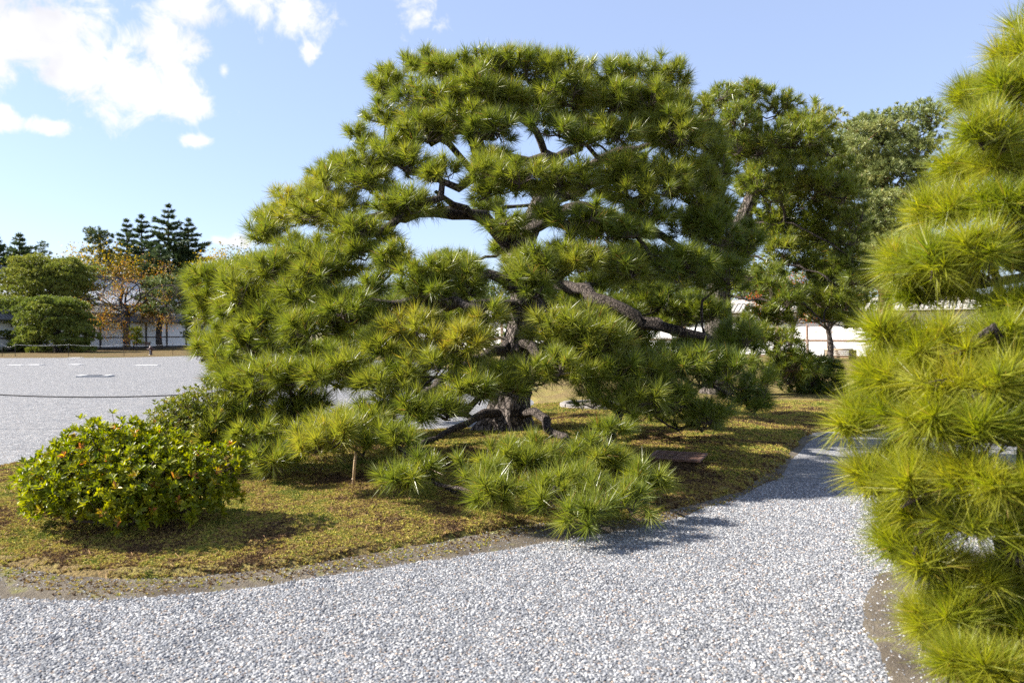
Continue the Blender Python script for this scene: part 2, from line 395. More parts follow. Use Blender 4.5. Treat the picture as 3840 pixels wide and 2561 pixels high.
front = [(0,2123),(163,2166),(330,2186),(490,2190),(816,2166),(1225,2125),(1633,2043),(2041,1968),(2260,1962),(2450,1948),(2695,1876),(2830,1820),(2915,1765),(2975,1690),(3010,1640),(3060,1616)]
FRONT = [gp(*p) for p in front]
BED = [(-6.5, 5.9), (-4.6, 5.35)] + FRONT + [(7, 12.8), (14, 13.5), (24, 16), (30, 30), (30, 75), (-12, 75), (-12, 50), (-6, 44), (-3.2, 38), (-2.0, 30), (-1.0, 23), (.6, 19.8), (.35, 16), (-.1, 13.7)] + \
      [gp(*p) for p in [(1850,1616),(1500,1624),(1100,1630),(700,1652),(330,1692),(0,1768)]] + [(-7.0, 8.2), (-7.6, 7.0)]
BED = smooth_poly(BED, 2)
def edge_noise(X, Y): return .05 * wave(X, Y, 5, 11) + .03 * wave(X, Y, 14, 12)
def bed_h(X, Y):
    sd = poly_sd(BED, X, Y) + edge_noise(X, Y)
    return -.03 + .095 * sstep(sd, -.06, .09) + .075 * sstep(sd, .05, 1.1) + .018 * wave(X, Y, 7, 21) * sstep(sd, -.02, .15) + .012 * wave(X, Y, 19, 23) * sstep(sd, -.02, .15) + .03 * wave(X, Y, 1.2, 22) * sstep(sd, .2, 1)
xs = np.concatenate([np.arange(-8, 6, .07), np.arange(6, 31, .9)]); ys = np.concatenate([np.arange(4.4, 14, .07), np.arange(14, 76, .7)])
tag(sheet('moss_bed', xs, ys, bed_h, lambda X, Y: poly_sd(BED, X, Y) > -.25, M['moss']), kind='structure')
# bare soil between moss and gravel
SOIL = smooth_poly([(-6.8, 5.4), (-4.8, 4.95)] + [gp(*p) for p in [(0,2229),(250,2240),(490,2240),(980,2205),(1470,2123),(1960,2041),(2368,1984),(2520,1945),(2760,1865),(2900,1800),(2990,1700),(3040,1630)]] + [(5, 12), (0, 14), (-7, 9)], 2)
def soil_h(X, Y):
    sd = poly_sd(SOIL, X, Y) + .05 * wave(X, Y, 4, 31) + .03 * wave(X, Y, 12, 32)
    return -.025 + .047 * sstep(sd, -.22, .16) + .004 * wave(X, Y, 9, 33)
xs = np.arange(-8, 6, .07); ys = np.arange(4.2, 13, .07)
tag(sheet('soil_strip', xs, ys, soil_h, lambda X, Y: (poly_sd(SOIL, X, Y) > -.4) & (poly_sd(BED, X, Y) < .4), M['soil']), kind='structure')
# bed under the pine beside the viewer
BED2 = smooth_poly([(1.45, 2.2), (1.72, 3.6), (1.9, 4.5), (2.35, 5.2), (3.4, 5.9), (6, 6.2), (8, 4), (7, 1), (3, .6), (1.6, 1.2)], 2)
def bed2_h(X, Y):
    sd = poly_sd(BED2, X, Y) + .05 * wave(X, Y, 5, 41) + .03 * wave(X, Y, 13, 42)
    return -.03 + .05 * sstep(sd, -.15, .12) + .05 * sstep(sd, .2, 1.2) + .008 * wave(X, Y, 8, 43)
tag(sheet('soil_bed', np.arange(1, 8.5, .08), np.arange(.3, 6.8, .08), bed2_h, lambda X, Y: poly_sd(BED2, X, Y) > -.3, M['soil']), kind='structure')
# dry moss lawn beyond the court, in front of the walls
LAWN = smooth_poly([(-60, 46), (-36, 49.0), (-30, 49.0), (-25, 49.4), (-22.5, 52), (-19, 57), (-14, 60), (-8, 62), (-8, 110), (-70, 110)], 2)
def lawn_h(X, Y):
    sd = poly_sd(LAWN, X, Y); return -.04 + .10 * sstep(sd, -.3, .5) + .03 * wave(X, Y, .8, 51)
tag(sheet('moss_lawn', np.arange(-70, -6, .8), np.arange(45, 108, .8), lawn_h, lambda X, Y: poly_sd(LAWN, X, Y) > -1, M['moss_far']), kind='structure')

# ------------------------------------------------------------------ loose stones and moss sprigs (nobody could count them)
def scatter(name, patch, inst, density, smin, smax, tilt, kindlabel):
    ng = bpy.data.node_groups.new(name, 'GeometryNodeTree')
    ng.interface.new_socket('Geometry', in_out='INPUT', socket_type='NodeSocketGeometry'); ng.interface.new_socket('Geometry', in_out='OUTPUT', socket_type='NodeSocketGeometry')
    N = ng.nodes; L = ng.links
    gi = N.new('NodeGroupInput'); go = N.new('NodeGroupOutput'); di = N.new('GeometryNodeDistributePointsOnFaces'); di.inputs['Density'].default_value = density
    ii = N.new('GeometryNodeInstanceOnPoints'); oi = N.new('GeometryNodeObjectInfo'); oi.inputs['Object'].default_value = inst
    rv = N.new('FunctionNodeRandomValue'); rv.data_type = 'FLOAT_VECTOR'; rv.inputs[0].default_value = (-tilt, -tilt, 0); rv.inputs[1].default_value = (tilt, tilt, 6.283)
    rs = N.new('FunctionNodeRandomValue'); rs.data_type = 'FLOAT'; rs.inputs[2].default_value = smin; rs.inputs[3].default_value = smax
    L.new(gi.outputs[0], di.inputs['Mesh']); L.new(di.outputs['Points'], ii.inputs['Points']); L.new(oi.outputs['Geometry'], ii.inputs['Instance'])
    L.new(rv.outputs[0], ii.inputs['Rotation']); L.new(rs.outputs[1], ii.inputs['Scale']); L.new(ii.outputs[0], go.inputs[0])
    md = patch.modifiers.new('scatter', 'NODES'); md.node_group = ng
    tag(patch, kindlabel[0], kindlabel[1], kind='stuff')
TEMPLATES = bpy.data.collections.new('templates')       # unlinked: only lends its meshes to the scatter
def template(name, me):
    o = bpy.data.objects.new(name, me); TEMPLATES.objects.link(o); return o
def stone_mesh():
    bm = bmesh.new(); bmesh.ops.create_icosphere(bm, subdivisions=1, radius=1)
    for v in bm.verts: v.co = Vector((v.co.x * 1.15, v.co.y * .85, v.co.z * .62)) * random.uniform(.78, 1.15)
    me = bpy.data.meshes.new('stone'); bm.to_mesh(me); bm.free(); me.materials.append(M['stone']); return me
def patch(name, xs, ys, hf, keep, dz=0.0):
    X, Y = np.meshgrid(xs, ys); Z = hf(X, Y) + dz; V = np.stack([X, Y, Z], -1).reshape(-1, 3); nx = len(xs)
    i, j = np.meshgrid(np.arange(len(xs) - 1), np.arange(len(ys) - 1)); a = (j * nx + i)[keep(X, Y)[:-1, :-1]]
    return link(name, np_mesh(name, V, np.stack([a, a + 1, a + nx + 1, a + nx], -1), M['stone']))
def on_gravel(X, Y): return (poly_sd(SOIL, X, Y) + .06 * wave(X, Y, 4, 31) < -.02) & (poly_sd(BED, X, Y) < -.05) & (poly_sd(BED2, X, Y) < -.02)
def in_view(X, Y): return (np.abs(X) < Y * .70 + .3)
st = template('stone', stone_mesh())
pt = patch('gravel_stones', np.arange(-6, 6, .1), np.arange(3.2, 8.6, .1), grav_h, lambda X, Y: on_gravel(X, Y) & in_view(X, Y))
scatter('gravel_scatter', pt, st, 3600, .0055, .0125, .6, ('loose grey and white gravel stones lying on the path', 'gravel'))
pt = patch('soil_grit', np.arange(-6, 6, .1), np.arange(3.2, 8.6, .1), lambda X, Y: np.maximum(soil_h(X, Y), bed2_h(X, Y)), lambda X, Y: ~on_gravel(X, Y) & (poly_sd(BED, X, Y) < .02) & (poly_sd(BED2, X, Y) < .45) & in_view(X, Y))
scatter('grit_scatter', pt, st, 750, .003, .009, .6, ('scattered pebbles on the bare soil between moss and gravel', 'pebbles'))
def sprig_mesh():
    V = []; F = []
    for k in range(9):
        a = k * 2.4; r0 = .003; el = .35 + .45 * (k % 3)
        d = np.array((math.cos(a) * math.cos(el), math.sin(a) * math.cos(el), math.sin(el))); s_ = np.array((-math.sin(a), math.cos(a), 0))
        b = len(V); o = d * r0
        V += [o - s_ * .0035, o + s_ * .0035, o + d * .014 + s_ * .0045, o + d * .022, o + d * .014 - s_ * .0045]; F.append((b, b+1, b+2, b+3, b+4))
    me = bpy.data.meshes.new('sprig'); me.from_pydata([tuple(v) for v in V], [], F); me.materials.append(M['sprig']); return me
sg = template('sprig', sprig_mesh())
pt = patch('moss_sprigs', np.arange(-6.2, 4.5, .1), np.arange(4.6, 13, .1), bed_h, lambda X, Y: (poly_sd(BED, X, Y) + edge_noise(X, Y) > .0) & in_view(X, Y) & (Y < 8.2), -.004)
scatter('moss_scatter', pt, sg, 6500, .35, .9, .7, ('short olive and yellow moss sprigs covering the mound', 'moss'))
pt = patch('moss_fringe', np.arange(-6.2, 4.5, .06), np.arange(4.4, 9, .06), lambda X, Y: np.maximum(soil_h(X, Y), bed_h(X, Y)), lambda X, Y: (np.abs(poly_sd(BED, X, Y) + .14 + .12 * wave(X, Y, 3, 71)) < .13) & in_view(X, Y), -.003)
scatter('fringe_scatter', pt, sg, 1500, .25, .75, .6, ('thin ragged fringe of moss creeping over the bare soil', 'moss'))
pt = patch('moss_carpet', np.arange(-6.2, 8, .12), np.arange(8.2, 17, .12), bed_h, lambda X, Y: (poly_sd(BED, X, Y) + edge_noise(X, Y) > .0) & in_view(X, Y) & (Y >= 8.1), -.004)
scatter('carpet_scatter', pt, sg, 1300, .7, 1.3, .6, ('olive moss carpet in the shade round the old pine trunk', 'moss'))

def litter(n):
    X = rng.uniform(-5.5, 3.5, n); Y = rng.uniform(4.9, 9.5, n); k = (poly_sd(BED, X, Y) > -.1); X, Y = X[k], Y[k]; Z = bed_h(X[None], Y[None])[0] + .022
    a = rng.uniform(0, 6.28, len(X)); L = rng.uniform(.03, .08, len(X)); D = np.stack([np.cos(a), np.sin(a), rng.normal(0, .15, len(X))], -1) * L[:, None]; S_ = np.stack([-np.sin(a), np.cos(a), np.zeros(len(X))], -1) * .0016; P = np.stack([X, Y, Z], -1)
    V = np.stack([P - S_, P + S_, P + D + S_, P + D - S_], 1).reshape(-1, 3)
    tag(link('fallen_needles', np_mesh('fallen_needles', V, np.arange(len(V)).reshape(-1, 4), M['straw'])), 'dry brown pine needles strewn over the moss mound', 'needles', kind='stuff')
litter(2600)

# ------------------------------------------------------------------ pine builder
def needles(P, D, L, k, spread, w0, tint, jit=.22, droop=.10):
    """k needles for every shoot: P tips, D shoot directions -> quad mesh arrays"""
    n = len(P); P = np.repeat(P, k, 0); D = np.repeat(D, k, 0); L = np.repeat(L, k) * rng.uniform(.7, 1.12, n * k)
    T = np.repeat(tint, k) + rng.normal(0, .09, n * k); dry = rng.random(n * k) < .018; T[dry] = rng.uniform(.93, 1, dry.sum())
    rv = rng.normal(size=(n * k, 3)); u = nrm(np.cross(D, rv)); th = np.abs(rng.normal(spread * .62, spread * .34, n * k))
    nd = D * np.cos(th)[:, None] + u * np.sin(th)[:, None]
    S = P - D * (rng.uniform(0, 1, n * k) ** 1.3 * L * .55)[:, None]
    E = S + nd * L[:, None]; E[:, 2] -= droop * L * rng.uniform(.2, 1, n * k)
    sd = nrm(np.cross(nd, rng.normal(size=(n * k, 3)))) * (w0 * .5)
    V = np.stack([S - sd * 1.15, S + sd * 1.15, E], 1).reshape(-1, 3)
    F = np.arange(len(V)).reshape(-1, 3)
    return V, F, np.repeat(np.clip(T, 0, 1), 3)

def twig_mesh(A, B, r0, r1):
    """three-sided kinked twigs from A to B"""
    n = len(A); mid = (A + B) / 2 + rng.normal(0, .025, (n, 3)) - np.array((0, 0, .02)); d = nrm(B - A); u = nrm(np.cross(d, rng.normal(size=(n, 3)))); v = np.cross(d, u)
    rings = []
    for p, r in ((A, r0), (mid, (r0 + r1) / 2), (B, r1)):
        for a in (0, 2.094, 4.189): rings.append(p + (math.cos(a) * u + math.sin(a) * v) * r)
    V = np.stack(rings, 1).reshape(-1, 3); b = np.arange(n)[:, None] * 9; F = []
    for i in (0, 3):
        for j in range(3):
            F.append(np.concatenate([b + i + j, b + i + (j + 1) % 3, b + i + 3 + (j + 1) % 3, b + i + 3 + j], 1))
    return V, np.concatenate(F)

class Skel:
    def __init__(s): s.p = []; s.par = []; s.r = []; s.tr = []
    def node(s, p, par, r=None, trunk=False): s.p.append(np.array(p, float)); s.par.append(par); s.r.append(r); s.tr.append(trunk); return len(s.p) - 1
    def path(s, start, pts, step=.22, wig=.03, r=None, trunk=False, rs=None):
        """Catmull-like run through pts from node start"""
        P = [s.p[start]] + [np.array(q, float) for q in pts] if start is not None else [np.array(q, float) for q in pts]
        idx = start; out = []
        for i in range(len(P) - 1):
            p0, p1, p2, p3 = P[max(i-1, 0)], P[i], P[i+1], P[min(i+2, len(P)-1)]
            m = max(1, int(np.linalg.norm(p2 - p1) / step))
            for k in range((0 if (idx is None and k0(i)) else 1), m + 1):
                t = k / m
                q = .5 * ((2*p1) + (-p0+p2)*t + (2*p0-5*p1+4*p2-p3)*t*t + (-p0+3*p1-3*p2+p3)*t**3)
                if k not in (0, m): q = q + rng.normal(0, wig, 3)
                rad = None if rs is None else rs[i] * (1 - t) + rs[i+1] * t
                idx = s.node(q, idx if idx is not None else -1, rad, trunk); out.append(idx)
        return out
def k0(i): return i == 0

def tube_mesh(chains, m, n=7, rough=.12):
    """chains: list of (points, radii)"""
    VV = []; FF = []; base = 0
    for P, r in chains:
        P = np.asarray(P); r = np.asarray(r); k = len(P)
        if k < 2: continue
        tan = nrm(np.gradient(P, axis=0)); u = nrm(np.cross(tan[0], np.array((.3, .2, .93)) if abs(tan[0][2]) < .9 else np.array((1., 0, 0))))
        ang = np.arange(n) * 2 * math.pi / n
        for i in range(k):
            u = nrm(u - tan[i] * np.dot(u, tan[i])); v = np.cross(tan[i], u)
            rr = r[i] * (1 + rng.normal(0, rough, n))
            VV.append(P[i] + rr[:, None] * (np.cos(ang)[:, None] * u + np.sin(ang)[:, None] * v))
        for i in range(k - 1):
            a = base + i * n + np.arange(n); b = base + i * n + (np.arange(n) + 1) % n
            FF.append(np.stack([a, b, b + n, a + n], -1))
        base += k * n
    return np_mesh('limb', np.concatenate(VV), np.concatenate(FF), m, smooth=True)

def solve_radii(S, tip=.015, power=2.2):
    n = len(S.p); acc = np.zeros(n); kids = [[] for _ in range(n)]
    for i, q in enumerate(S.par):
        if q >= 0: kids[q].append(i)
    rad = np.zeros(n)
    for i in range(n - 1, -1, -1):
        s_ = sum(rad[k] ** power for k in kids[i])
        rad[i] = max(tip, s_ ** (1 / power) * 1.004 if s_ else tip)
        if S.r[i] is not None: rad[i] = S.r[i]
    return rad, kids

def chains_of(S, rad, kids, root):
    """longest-thickest chains through a branch"""
    out = []; stack = [(S.par[root], root)]
    while stack:
        par, i = stack.pop(); P = []; r = []
        if par >= 0: P.append(S.p[par]); r.append(min(rad[i] * 1.15, rad[par]))
        while True:
            P.append(S.p[i]); r.append(rad[i])
            ks = sorted(kids[i], key=lambda k: -rad[k])
            if not ks: break
            for k in ks[1:]: stack.append((i, k))
            i = ks[0]
        out.append((np.array(P), np.array(r)))
    return out

def trunk_mesh(P, r, m, seed=1, flare=.35, n=40, name='trunk'):
    P = np.asarray(P); r = np.asarray(r); t = np.linspace(0, 1, len(P)); tt = np.linspace(0, 1, max(24, len(P) * 3))
    Q = np.stack([np.interp(tt, t, P[:, k]) for k in range(3)], -1); rr = np.interp(tt, t, r)
    tan = nrm(np.gradient(Q, axis=0)); ang = np.arange(n) * 2 * math.pi / n; g_ = np.random.default_rng(seed); ph = g_.uniform(0, 6.28, 12); V = []
    for i in range(len(Q)):
        u = nrm(np.cross(tan[i], np.array((0, 1., .05)))); v = np.cross(tan[i], u); h = Q[i][2] - Q[0][2]
        fl = flare * math.exp(-h / .22) * (1 + .55 * np.sin(ang * 5 + ph[0]) + .3 * np.sin(ang * 3 + ph[1]))
        rid = .05 * np.sin(ang * 9 + ph[2] + 1.2 * math.sin(h * 3.1)) + .035 * np.sin(ang * 17 + ph[3] + 2 * math.sin(h * 5)) + .04 * np.sin(ang * 4 + ph[4] + h * 1.7)
        k = rr[i] * (1 + fl + rid + g_.normal(0, .022, n))
        V.append(Q[i] + k[:, None] * (np.cos(ang)[:, None] * u + np.sin(ang)[:, None] * v))
    a = np.arange(n); F = np.concatenate([np.stack([i*n + a, i*n + (a+1) % n, (i+1)*n + (a+1) % n, (i+1)*n + a], -1) for i in range(len(Q) - 1)])
    return np_mesh(name, np.concatenate(V), F, m, smooth=True)

def make_pine(label, group, base, trunk_pts, trunk_r, limbs, pads, mats, nl=.165, nw=.0055, nk=90, spacing=.135, spread=1.15, tint0=.42, flare=.35,
              twig=True, lobes=(4, 6), cat='pine tree', name='pine_tree', tuft_up=.55, seed=1):
    """pads: (centre xyz, rx, ry, rz, tint) ; limbs: list of (trunk fraction, [points])"""
    root = empty(name, (float(base[0]), float(base[1]), float(base[2]))); inv = np.array((base[0], base[1], base[2]), float)
    tag(root, label, cat, group)
    S = Skel(); ti = S.path(None, trunk_pts, .2, .0, trunk=True, rs=trunk_r)
    ti = [i for i in range(len(S.p)) if S.tr[i]]
    link('trunk', trunk_mesh([S.p[i] - inv for i in ti], [S.r[i] for i in ti], mats['bark'], seed, flare), root)
    ntr = len(ti)
    for lm in limbs:
        fr, pts = lm[0], lm[1]; r0 = lm[2] if len(lm) > 2 else None
        S.path(ti[min(ntr - 1, int(fr * ntr))], pts, .2, .04, rs=None if r0 is None else list(np.linspace(r0, r0 * .38, len(pts) + 1)))
    axis = np.array([S.p[i] for i in ti])
    def axis_d(q): return np.min(np.linalg.norm((axis - q) * np.array((1, 1, .35)), axis=1))
    order = sorted(range(len(pads)), key=lambda i: axis_d(np.array(pads[i][0])))
    PN = np.array(S.p)
    pad_nodes = {}
    for i in order:
        c = np.array(pads[i][0], float); rz = pads[i][3]; tgt = c - np.array((0, 0, rz * .35))
        PN = np.array(S.p); d = np.linalg.norm(PN - tgt, axis=1)
        up = PN[:, 2] - tgt[2]; ad = np.array([0.0] * len(PN))
        hd = np.linalg.norm(PN[:, :2] - axis[0, :2], axis=1); ht = np.linalg.norm(tgt[:2] - axis[0, :2])
        cost = d + .7 * np.maximum(0, up + .05) + .9 * np.maximum(0, hd - ht) + np.where(np.array(S.tr), .25, 0) + np.where(PN[:, 2] < base[2] + .25, 1.0, 0)
        j = int(np.argmin(cost)); a = S.p[j]
        mid = (a + tgt) / 2 + rng.normal(0, .07, 3) * np.array((1, 1, .6)) + np.array((0, 0, -.06 if tgt[2] < a[2] else .05))
        run = S.path(j, [mid, tgt], .16, .028)
        pad_nodes[i] = run
    for i, (c, rx, ry, rz, tn) in enumerate(pads):
        c = np.array(c, float); nlb = random.randint(*lobes)
        LC = []; LR = []
        for q in range(nlb):
            a = q * 2 * math.pi / nlb + random.uniform(-.5, .5); rr = random.uniform(.35, .62) if q else .15
            LC.append(c + np.array((math.cos(a) * rr * rx, math.sin(a) * rr * ry, random.uniform(-.35, .35) * rz)))
            f = random.uniform(.42, .62); LR.append((rx * f, ry * f, rz * random.uniform(.55, .85)))
        TP = []; TD = []
        for lc, lr in zip(LC, LR):
            area = 2.6 * math.pi * ((lr[0] * lr[1]) ** .5) * (lr[2] + .25 * (lr[0] + lr[1]) / 2)
            m_ = max(3, int(area / spacing ** 2 * .62))
            dr = nrm(rng.normal(size=(m_ * 2, 3))); dr = dr[dr[:, 2] > -.45][:m_]
            sc_ = np.array(lr); rad_ = rng.uniform(.72, 1.0, (len(dr), 1))
            TP.append(lc + dr * sc_ * rad_); TD.append(nrm(nrm(dr / sc_) * .75 + nrm(lc + dr * sc_ - c + 1e-6) * .35 + np.array((0, 0, tuft_up)) + rng.normal(0, .22, (len(dr), 3))))
        TP = np.concatenate(TP); TD = np.concatenate(TD)
        ok = TP[:, 2] > .10 + (base[2] if base[2] > 0 else 0); TP = TP[ok]; TD = TD[ok]
        if len(TP) == 0: continue
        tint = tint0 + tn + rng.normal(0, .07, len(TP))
        V, F, T = needles(TP - inv, TD, np.full(len(TP), nl) * rng.uniform(.82, 1.15, len(TP)), nk, spread, nw, tint)
        pad = link('needle_pad', np_mesh('needle_pad', V, F, mats['needle'], T), root, 'stuff')
        if twig:
            C = [S.p[k] for k in pad_nodes[i][-3:]] + [lc - np.array((0, 0, lr[2] * .5)) for lc, lr in zip(LC, LR)]
            C = np.array(C); hub = np.array(S.p[pad_nodes[i][-1]])
            dd = np.linalg.norm(TP[:, None] - C[None], axis=2); A = C[np.argmin(dd, 1)]
            A2 = np.repeat(hub[None], len(LC), 0); B2 = C[3:] if len(C) > len(LC) else C[-len(LC):]
            V1, F1 = twig_mesh(A - inv, TP - TD * nl * .25 - inv, nl * .032, nl * .018); V2, F2 = twig_mesh(A2[:len(B2)] - inv, B2 - inv, nl * .075, nl * .05)
            link('twigs', np_mesh('twigs', np.concatenate([V1, V2]), np.concatenate([F1, F2 + len(V1)]), mats['twig']), pad, 'stuff')
    rad, kids = solve_radii(S)
    rad = np.minimum(rad, .13 * (trunk_r[0] / .36))
    for i in ti: rad[i] = S.r[i]
    for i in range(len(S.p)):
        if not S.tr[i] and S.par[i] >= 0 and S.tr[S.par[i]]:
            ch = [(P - inv, r) for P, r in chains_of(S, rad, kids, i)]
            link('limb', tube_mesh(ch, mats['limb']), root)
    return root

PM = dict(needle=M['needle'], bark=M['bark'], limb=M['limb'], twig=M['twig'])

# ------------------------------------------------------------------ the old spreading pine
DT = 12.1                                  # its trunk stands 12.1 m from the viewer
K = 3840 / 2351.0
def s_at(sx, sy, d): return at(sx * K, sy * K, d)
zt = [0, 1, 2.2, 3, 4, 5, 5.6, 6.2]; xc_t = [0, -.3, -.5, -.15, .25, .4, .25, .2]; r_t = [4.2, 4.35, 4.2, 3.75, 3.25, 2.5, 1.95, .6]; fy_t = [1.28, 1.05, .88, .84, .82, .8, .8, .8]
def dome_depth(sx, sy):
    for d in np.arange(6.2, DT, .05):
        q = s_at(sx, sy, d); z = min(max(q[2], 0), 6.2)
        xc, rr, fy = np.interp(z, zt, xc_t), np.interp(z, zt, r_t), np.interp(z, zt, fy_t)
        if ((q[0] - xc) / rr) ** 2 + ((DT - d) / (rr * fy)) ** 2 < 1 and q[2] < 6.3: return d + .25
    return DT
main_pads = [  # last value shifts needle tone; boughs on the shaded right are painted darker
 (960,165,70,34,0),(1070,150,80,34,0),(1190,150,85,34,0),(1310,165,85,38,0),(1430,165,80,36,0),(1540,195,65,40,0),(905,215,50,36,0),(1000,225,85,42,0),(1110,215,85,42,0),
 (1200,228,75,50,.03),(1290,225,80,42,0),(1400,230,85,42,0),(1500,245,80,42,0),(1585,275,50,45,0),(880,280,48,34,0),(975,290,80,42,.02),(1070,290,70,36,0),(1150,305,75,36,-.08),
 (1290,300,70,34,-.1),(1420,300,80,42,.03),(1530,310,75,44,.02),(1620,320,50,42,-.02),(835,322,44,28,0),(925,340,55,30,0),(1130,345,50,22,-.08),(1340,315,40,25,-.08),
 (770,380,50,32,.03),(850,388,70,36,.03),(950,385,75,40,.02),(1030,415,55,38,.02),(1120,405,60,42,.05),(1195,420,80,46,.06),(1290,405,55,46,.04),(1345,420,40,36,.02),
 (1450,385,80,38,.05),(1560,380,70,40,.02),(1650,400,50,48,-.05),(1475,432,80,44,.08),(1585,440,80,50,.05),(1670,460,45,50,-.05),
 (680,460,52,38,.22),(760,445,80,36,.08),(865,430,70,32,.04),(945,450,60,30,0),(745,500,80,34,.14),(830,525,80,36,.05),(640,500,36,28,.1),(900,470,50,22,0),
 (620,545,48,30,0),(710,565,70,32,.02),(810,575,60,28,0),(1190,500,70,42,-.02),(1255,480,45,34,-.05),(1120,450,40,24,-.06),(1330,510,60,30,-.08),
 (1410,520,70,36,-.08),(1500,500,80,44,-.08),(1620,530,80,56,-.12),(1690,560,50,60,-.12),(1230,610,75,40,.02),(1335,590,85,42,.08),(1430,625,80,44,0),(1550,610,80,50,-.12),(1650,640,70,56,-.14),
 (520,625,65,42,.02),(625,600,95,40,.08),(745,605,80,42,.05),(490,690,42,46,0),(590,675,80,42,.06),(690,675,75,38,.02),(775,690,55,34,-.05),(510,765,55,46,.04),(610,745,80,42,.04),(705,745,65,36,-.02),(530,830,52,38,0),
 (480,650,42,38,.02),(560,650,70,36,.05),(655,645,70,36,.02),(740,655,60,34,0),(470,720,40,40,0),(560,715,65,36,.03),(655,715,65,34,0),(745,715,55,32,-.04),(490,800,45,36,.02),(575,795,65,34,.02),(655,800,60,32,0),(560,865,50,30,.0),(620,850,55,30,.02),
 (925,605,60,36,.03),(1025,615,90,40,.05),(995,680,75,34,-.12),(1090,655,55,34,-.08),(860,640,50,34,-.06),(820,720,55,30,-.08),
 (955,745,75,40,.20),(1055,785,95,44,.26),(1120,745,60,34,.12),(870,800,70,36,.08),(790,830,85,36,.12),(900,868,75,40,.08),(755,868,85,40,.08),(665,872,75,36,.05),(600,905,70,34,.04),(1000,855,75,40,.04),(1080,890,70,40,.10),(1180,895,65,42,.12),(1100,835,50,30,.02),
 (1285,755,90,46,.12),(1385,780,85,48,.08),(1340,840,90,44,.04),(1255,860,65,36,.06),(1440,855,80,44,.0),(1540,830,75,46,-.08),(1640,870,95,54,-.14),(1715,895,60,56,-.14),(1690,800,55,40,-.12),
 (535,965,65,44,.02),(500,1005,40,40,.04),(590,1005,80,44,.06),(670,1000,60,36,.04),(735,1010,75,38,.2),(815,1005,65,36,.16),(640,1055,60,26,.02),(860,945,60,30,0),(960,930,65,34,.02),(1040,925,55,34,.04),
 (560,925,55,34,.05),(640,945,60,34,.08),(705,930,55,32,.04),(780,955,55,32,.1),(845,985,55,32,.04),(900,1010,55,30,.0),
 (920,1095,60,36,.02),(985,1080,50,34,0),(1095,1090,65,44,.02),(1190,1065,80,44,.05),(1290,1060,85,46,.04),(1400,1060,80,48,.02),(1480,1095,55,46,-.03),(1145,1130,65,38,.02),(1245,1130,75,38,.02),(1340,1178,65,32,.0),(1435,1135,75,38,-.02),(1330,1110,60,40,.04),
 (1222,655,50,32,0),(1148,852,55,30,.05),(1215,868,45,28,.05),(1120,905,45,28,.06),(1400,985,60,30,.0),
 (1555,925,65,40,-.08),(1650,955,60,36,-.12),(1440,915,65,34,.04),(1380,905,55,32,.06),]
pads = []
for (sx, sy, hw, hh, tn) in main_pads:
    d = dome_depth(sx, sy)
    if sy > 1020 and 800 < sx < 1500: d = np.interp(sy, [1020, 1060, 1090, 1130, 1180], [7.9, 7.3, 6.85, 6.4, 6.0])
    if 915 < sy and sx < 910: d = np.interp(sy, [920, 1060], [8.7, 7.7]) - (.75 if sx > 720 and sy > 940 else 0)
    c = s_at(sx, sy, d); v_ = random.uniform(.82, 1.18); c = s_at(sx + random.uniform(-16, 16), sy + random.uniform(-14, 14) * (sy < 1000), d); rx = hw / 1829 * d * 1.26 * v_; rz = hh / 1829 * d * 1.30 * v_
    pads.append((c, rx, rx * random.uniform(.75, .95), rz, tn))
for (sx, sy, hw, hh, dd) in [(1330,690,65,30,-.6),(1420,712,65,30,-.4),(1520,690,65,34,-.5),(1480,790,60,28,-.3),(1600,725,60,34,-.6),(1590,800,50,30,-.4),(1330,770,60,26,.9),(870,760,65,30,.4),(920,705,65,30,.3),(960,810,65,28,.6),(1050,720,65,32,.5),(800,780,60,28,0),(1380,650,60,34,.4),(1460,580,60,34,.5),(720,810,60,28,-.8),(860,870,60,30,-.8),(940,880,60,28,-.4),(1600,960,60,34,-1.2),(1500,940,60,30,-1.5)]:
    d = DT + dd; rx = hw / 1829 * d * 1.25; pads.append((s_at(sx, sy, d), rx, rx * .9, hh / 1829 * d * 1.3, -.10))
